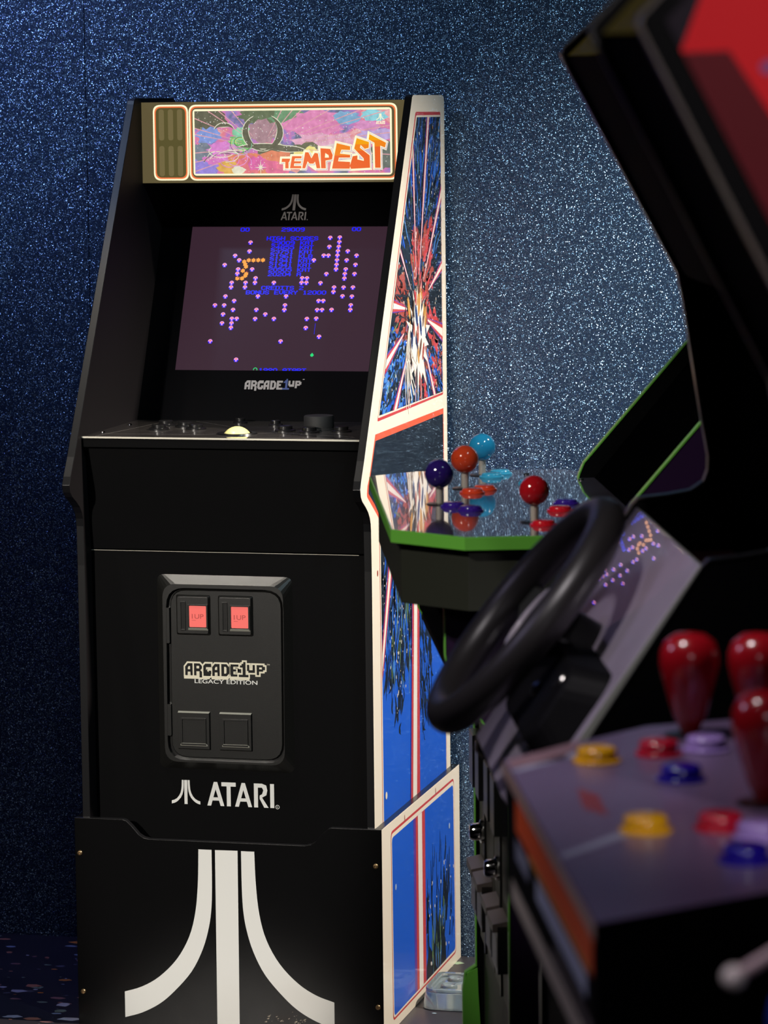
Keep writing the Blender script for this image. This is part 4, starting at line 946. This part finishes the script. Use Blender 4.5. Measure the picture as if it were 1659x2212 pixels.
# gear-shift housing and paddle below the wheel
FH = Fr(FP(*fp(2.19, .185), .003), FP.U, FP.V)
hs = MB(); DPM = M('matte_black_housing', (9, 9, 11), .6, spec=.12); hs.frustum(FH, rnd(rect(-.135, -.052, .125, .060), .03, 6), 0, rnd(rect(-.115, -.036, .105, .044), .03, 6), .036, DPM); hso = hs.build('column_housing', rc, .004)
lv = MB(); lp = W(-.270, 2.195, .912); lv.tube(W(-.300, 2.20, .925), lp, .006, CHROME, .0075); lv.sphere(lp, .0115, CHROME, 20, 12); lv.build('shift_lever', rc)['label'] = 'chrome shift lever'
lv = MB(); lv.lathe(Fr(W(-.283, 2.27, .932), FP.U, FP.V), [(.010, -.02), (.011, .004), (.008, .008), (.0005, .009)], STEEL); lv.build('start_button', rc)
tz(1.858, 2.326, -.50, -.405, .985, .997, M('shelf_red_reflection', (52, 22, 26), .35)).build('dash_shelf', rc)  # shelf coloured dark red to paint the red glow reflected on it
b3 = MB(); vs = [W(-.49, t, 1.05) for t in (1.858, 2.326)] + [W(-.462, t, 1.27) for t in (2.326, 1.858)]; vs2 = [v - NV * .012 for v in vs]
b3.add(vs + vs2, [[0, 1, 2, 3], [7, 6, 5, 4], [0, 4, 5, 1], [1, 5, 6, 2], [2, 6, 7, 3], [3, 7, 4, 0]], M('screen_black_glass')); b3.build('screen_bezel', rc)
b3 = MB(); vs = [W(-.450, t, 1.279) for t in (1.858, 2.326)] + [W(-.3325, t, 1.499) for t in (2.326, 1.858)]; vs2 = [v - NV * .02 for v in vs]
b3.add(vs + vs2, [[0, 1, 2, 3], [7, 6, 5, 4], [0, 4, 5, 1], [1, 5, 6, 2], [2, 6, 7, 3], [3, 7, 4, 0]], M('speaker_panel_black', (4, 4, 5), .7, spec=.02)); b3.build('speaker_panel', rc)
b3 = MB(); vs = [W(-.334, t, 1.501) for t in (1.858, 2.326)] + [W(-.392, t, 1.558) for t in (2.326, 1.858)]; vs2 = [v - NV * .02 for v in vs]
b3.add(vs + vs2, [[0, 1, 2, 3], [7, 6, 5, 4], [0, 4, 5, 1], [1, 5, 6, 2], [2, 6, 7, 3], [3, 7, 4, 0]], M('amber_marquee_film', (74, 64, 26), .5, emit=.30, spec=.15)); b3.build('marquee', rc)
tz(1.858, 2.326, -.316, -.306, 0, .70, BL3).build('front_panel', rc); tz(1.858, 2.326, -.84, -.83, 0, 1.55, BL3).build('back_panel', rc); tz(1.858, 2.326, -.83, -.41, 1.54, 1.556, BL3).build('top_panel', rc)

# ---- nearest cabinet: button deck, red side
nc = thing('arcade_cabinet', 'dark arcade cabinet with red upper side and yellow, red and blue deck buttons', 'arcade cabinet', W(-.55, 3.1, 0))
P4 = [(-.300, 0), (-.300, .80), (-.385, .862), (-.408, .955), (-.408, .99), (-.405, 1.03), (-.398, 1.06), (-.372, 1.195), (-.362, 1.215), (-.213, 1.502), (-.2115, 1.506), (-.213, 1.511), (-.275, 1.575), (-.84, 1.575), (-.84, 0)]
REDS = M('red_side_print', (200, 20, 30), .5, spec=.15); MAR = M('maroon_shadow_paint', (84, 8, 20), .5, spec=.15); DRK = M('dark_plum_print', (20, 9, 24), .5, spec=.15)
for t0, t1 in ((3.08, 3.092), (3.322, 3.334)):
    sd = MB(); side(sd, t0 + .001, t1 - .001, P4, BL3, BL3)
    if t0 > 3.2:
        f = Fr(EV * t1, NV, (0, 0, 1)); fl = f.N.dot(EV) > 0
        if not fl: f = Fr(EV * t1, -NV, (0, 0, 1))
        k = 1 if fl else -1; T = lambda pts: [(k * a, b) for a, b in pts]
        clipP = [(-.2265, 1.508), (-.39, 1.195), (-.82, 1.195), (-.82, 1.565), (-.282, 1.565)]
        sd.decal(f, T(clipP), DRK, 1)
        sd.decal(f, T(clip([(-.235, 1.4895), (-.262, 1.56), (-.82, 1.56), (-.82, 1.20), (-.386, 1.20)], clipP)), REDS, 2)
        sd.decal(f, T(clip([(-.233, 1.489), (-.264, 1.490), (-.310, 1.42), (-.42, 1.235), (-.42, 1.2), (-.386, 1.2)], clipP)), MAR, 3)  # notched cast shadow painted in flat maroon over the red
        sd.decal(f, T(ell(-.2865, 1.4800, .0045, .0045, 16)), M('plum_plug', (130, 50, 110), .4), 4)
    so = sd.build('side_panel', nc)
    if t0 > 3.2: so['label'] = 'side panel with red print and a painted maroon shadow'
    ed = MB(); f = Fr(EV * t0, NV, (0, 0, 1)); s = f.N.dot(EV)
    ed.ring(f, grow(P4, .0012), grow(P4, -.0006), 0, (t1 - t0) * s, TR3 if t0 > 3.2 else ED3); ed.build('edge_trim', so)
tz(3.092, 3.322, -.225, -.217, 1.44, 1.505, M('nothing_black', (14, 13, 12), .4)) if False else None
b3 = MB(); vs = [W(-.364, t, 1.222) for t in (3.092, 3.322)] + [W(-.2175, t, 1.500) for t in (3.322, 3.092)]; vs2 = [v - NV * .02 for v in vs]
b3.add(vs + vs2, [[0, 1, 2, 3], [7, 6, 5, 4], [0, 4, 5, 1], [1, 5, 6, 2], [2, 6, 7, 3], [3, 7, 4, 0]], M('speaker_panel_black')); b3.build('speaker_panel', nc)
b3 = MB(); vs = [W(-.2185, t, 1.504) for t in (3.092, 3.322)] + [W(-.279, t, 1.571) for t in (3.322, 3.092)]; vs2 = [v - NV * .02 for v in vs]
b3.add(vs + vs2, [[0, 1, 2, 3], [7, 6, 5, 4], [0, 4, 5, 1], [1, 5, 6, 2], [2, 6, 7, 3], [3, 7, 4, 0]], M('amber_marquee_film')); b3.build('marquee', nc)
tz(3.092, 3.322, -.42, -.41, .97, 1.22, M('screen_black_glass')).build('screen_bezel', nc)
tz(3.092, 3.322, -.312, -.304, 0, .86, BL3).build('front_panel', nc); tz(3.092, 3.322, -.84, -.83, 0, 1.57, BL3).build('back_panel', nc); tz(3.092, 3.322, -.83, -.30, 1.557, 1.57, BL3).build('top_panel', nc)
D4 = [(-.176, 2.815), (-.182, 3.340), (-.299, 3.268), (-.400, 3.215), (-.400, 2.66), (-.300, 2.69)]
DECK4 = M('purple_grey_deck_print', (94, 78, 106), .35, coat=.25, crough=.15, noise=.3, nscale=5)
TAN = M('tan_edge_trim', (176, 146, 136), .4)
d = MB(); d.prism(FTOP(0), nt2(D4), .868, .970, DECK4, BL3, BL3)
fz4 = FTOP(.970); PL = M('pale_line_print', (136, 136, 158), .35); RB = M('dull_red_print', (112, 48, 58), .4); PK = M('dusty_pink_print', (120, 92, 100), .4)
for pts in ([(-.176, 2.860), (-.184, 2.862), (-.250, 2.785), (-.242, 2.780)], [(-.182, 3.145), (-.182, 3.160), (-.262, 3.060), (-.256, 3.048)]): d.decal(fz4, nt2(pts), PL, 1)
d.decal(fz4, nt2([(-.178, 2.82), (-.178, 2.85), (-.22, 2.82), (-.245, 2.74)]), PK, 1)
d.decal(fz4, nt2([(-.218, 2.93), (-.230, 2.955), (-.228, 3.03), (-.214, 3.00)]), RB, 1)
f4 = Fr(NV * -.176 + EV * 2.815, (EV * .525 + NV * -.006), (0, 0, 1)); flip = f4.N.dot(NV) < 0
if flip: f4 = Fr(NV * -.176 + EV * 2.815, -(EV * .525 + NV * -.006), (0, 0, 1))
k4 = -1 if flip else 1
R4 = lambda t0, t1, z0, z1: [(k4 * (t0 - 2.815), z0), (k4 * (t1 - 2.815), z0), (k4 * (t1 - 2.815), z1), (k4 * (t0 - 2.815), z1)]
d.decal(f4, R4(2.815, 3.34, .9585, .970), TAN, 6)
d.decal(f4, R4(2.90, 3.33, .9340, .9575), M('burnt_orange_print', (226, 86, 34), .4), 6)
d.decal(f4, R4(2.98, 3.31, .9310, .9345), M('mustard_print', (200, 150, 66), .4), 6.5)
d.decal(f4, R4(3.03, 3.30, .9130, .9285), M('pale_blue_print', (170, 178, 204), .4), 6)
d.decal(f4, R4(2.90, 2.98, .9130, .9285), M('grey_blue_print', (124, 128, 150), .4), 6)
d.decal(f4, R4(2.87, 3.34, .8760, .8920), M('putty_edge_trim', (168, 158, 146), .4), 6)
d.decal(f4, R4(3.12, 3.33, .8950, .9050), M('plum_grey_print', (70, 62, 68), .4), 6)
do = d.build('control_deck', nc, .0008); do['label'] = 'purple-grey control deck with orange-striped front'
B4 = {'yellow': (205, 150, 20), 'red': (158, 16, 40), 'blue': (26, 14, 130), 'lilac': (150, 124, 190)}
for col, (px, py) in (('yellow', (1.082, -2.628)), ('yellow', (1.160, -2.865)), ('red', (1.123, -2.592)), ('red', (1.208, -2.848)), ('blue', (1.155, -2.686)), ('blue', (1.239, -2.944)), ('lilac', (1.155, -2.568)), ('lilac', (1.238, -2.872))):
    v = Vector((px, py, 0)); button(do, v.dot(NV), v.dot(EV), .970, col, B4, .0155, .011)
RBAT = M('red_bat_plastic', (150, 14, 26), .22, coat=.5)
for n_, t_ in ((-.328, 2.735), (-.380, 2.742), (-.342, 3.00)):
    j = MB(); j.lathe(vfr(n_, t_, .970), [(.020, 0), (.020, .0012), (.008, .002)], DARKP, 28); jo = j.build('joystick', do); jo['label'] = 'red bat-top joystick'
    b = MB(); b.lathe(vfr(n_, t_, .970), [(.0060, .001), (.0090, .008), (.0130, .016), (.0170, .030), (.0212, .045), (.0236, .057), (.0230, .066), (.0195, .074), (.0120, .0795), (.0004, .0812)], RBAT, 32); b.build('bat_top', jo)

# ---- dark game machine just beyond the right edge: plunger rod and blue button
pb = thing('game_machine', 'dark game machine at the right edge with pale-tipped metal rod and blue button', 'game machine', W(-.5, 3.9, 0))
tz(3.60, 4.15, -1.1, -.262, .62, 1.06, BL3).build('body', pb, .004)
for n_, t_ in ((-.30, 3.64), (-.30, 4.11), (-1.06, 3.64), (-1.06, 4.11)): tz(t_ - .02, t_ + .02, n_ - .02, n_ + .02, 0, .64, BL3).build('leg', pb)
pr = MB(); A_ = W(-.2155, 3.655, 1.0165); B_ = W(-.262, 3.655, 1.0440); pr.tube(B_, A_, .0032, M('dull_rod', (214, 184, 186), .4)); pr.sphere(A_, .0062, M('pale_knob', (250, 238, 230), .35), 20, 12); pr.build('metal_rod', pb)['label'] = 'metal rod with pale tip'
bb = MB(); bl = FN(-.262); c0 = W(-.262, 3.656, .994); bb.lathe(Fr(c0, bl.U if SGN > 0 else bl.U, bl.V), [(.014, 0), (.014, .016), (.012, .026), (.0005, .029)], M('blue_button_plastic', (40, 66, 170), .3), 24); bb.build('push_button', pb)['label'] = 'blue push button'

# ---- clear plastic tray on the floor beside the riser
CLR = M('clear_plastic', (205, 222, 226), .08, spec=.8, trans=.75, ior=1.45, coat=.6)
ct = MB(); fo = Fr((0, 0, 0), (1, 0, 0), (0, 1, 0))
T0 = rnd([(.262, .205), (.275, .190), (.400, .190), (.400, .315), (.262, .315)], .012); T1 = rnd([(.266, .209), (.279, .195), (.395, .195), (.395, .310), (.266, .310)], .012)
ct.frustum(fo, T0, .001, T1, .028, CLR)
ct.ring(fo, rnd([(.266, .209), (.279, .195), (.395, .195), (.395, .310), (.266, .310)], .012), rnd([(.274, .215), (.285, .204), (.386, .204), (.386, .300), (.274, .300)], .010), .028, .034, CLR)
for x, y, r in ((.300, .235, .014), (.345, .235, .012), (.300, .280, .013), (.345, .280, .016)): ct.lathe(Fr((x, y, .028), (1, 0, 0), (0, 1, 0)), [(r, 0), (r * .9, .005), (r * .7, .006), (r * .6, .002), (.0005, .002)], CLR, 24)
o = ct.build('plastic_tray', None, .001); tag(o, 'clear moulded plastic tray on the floor beside the blue-sided riser', 'tray')
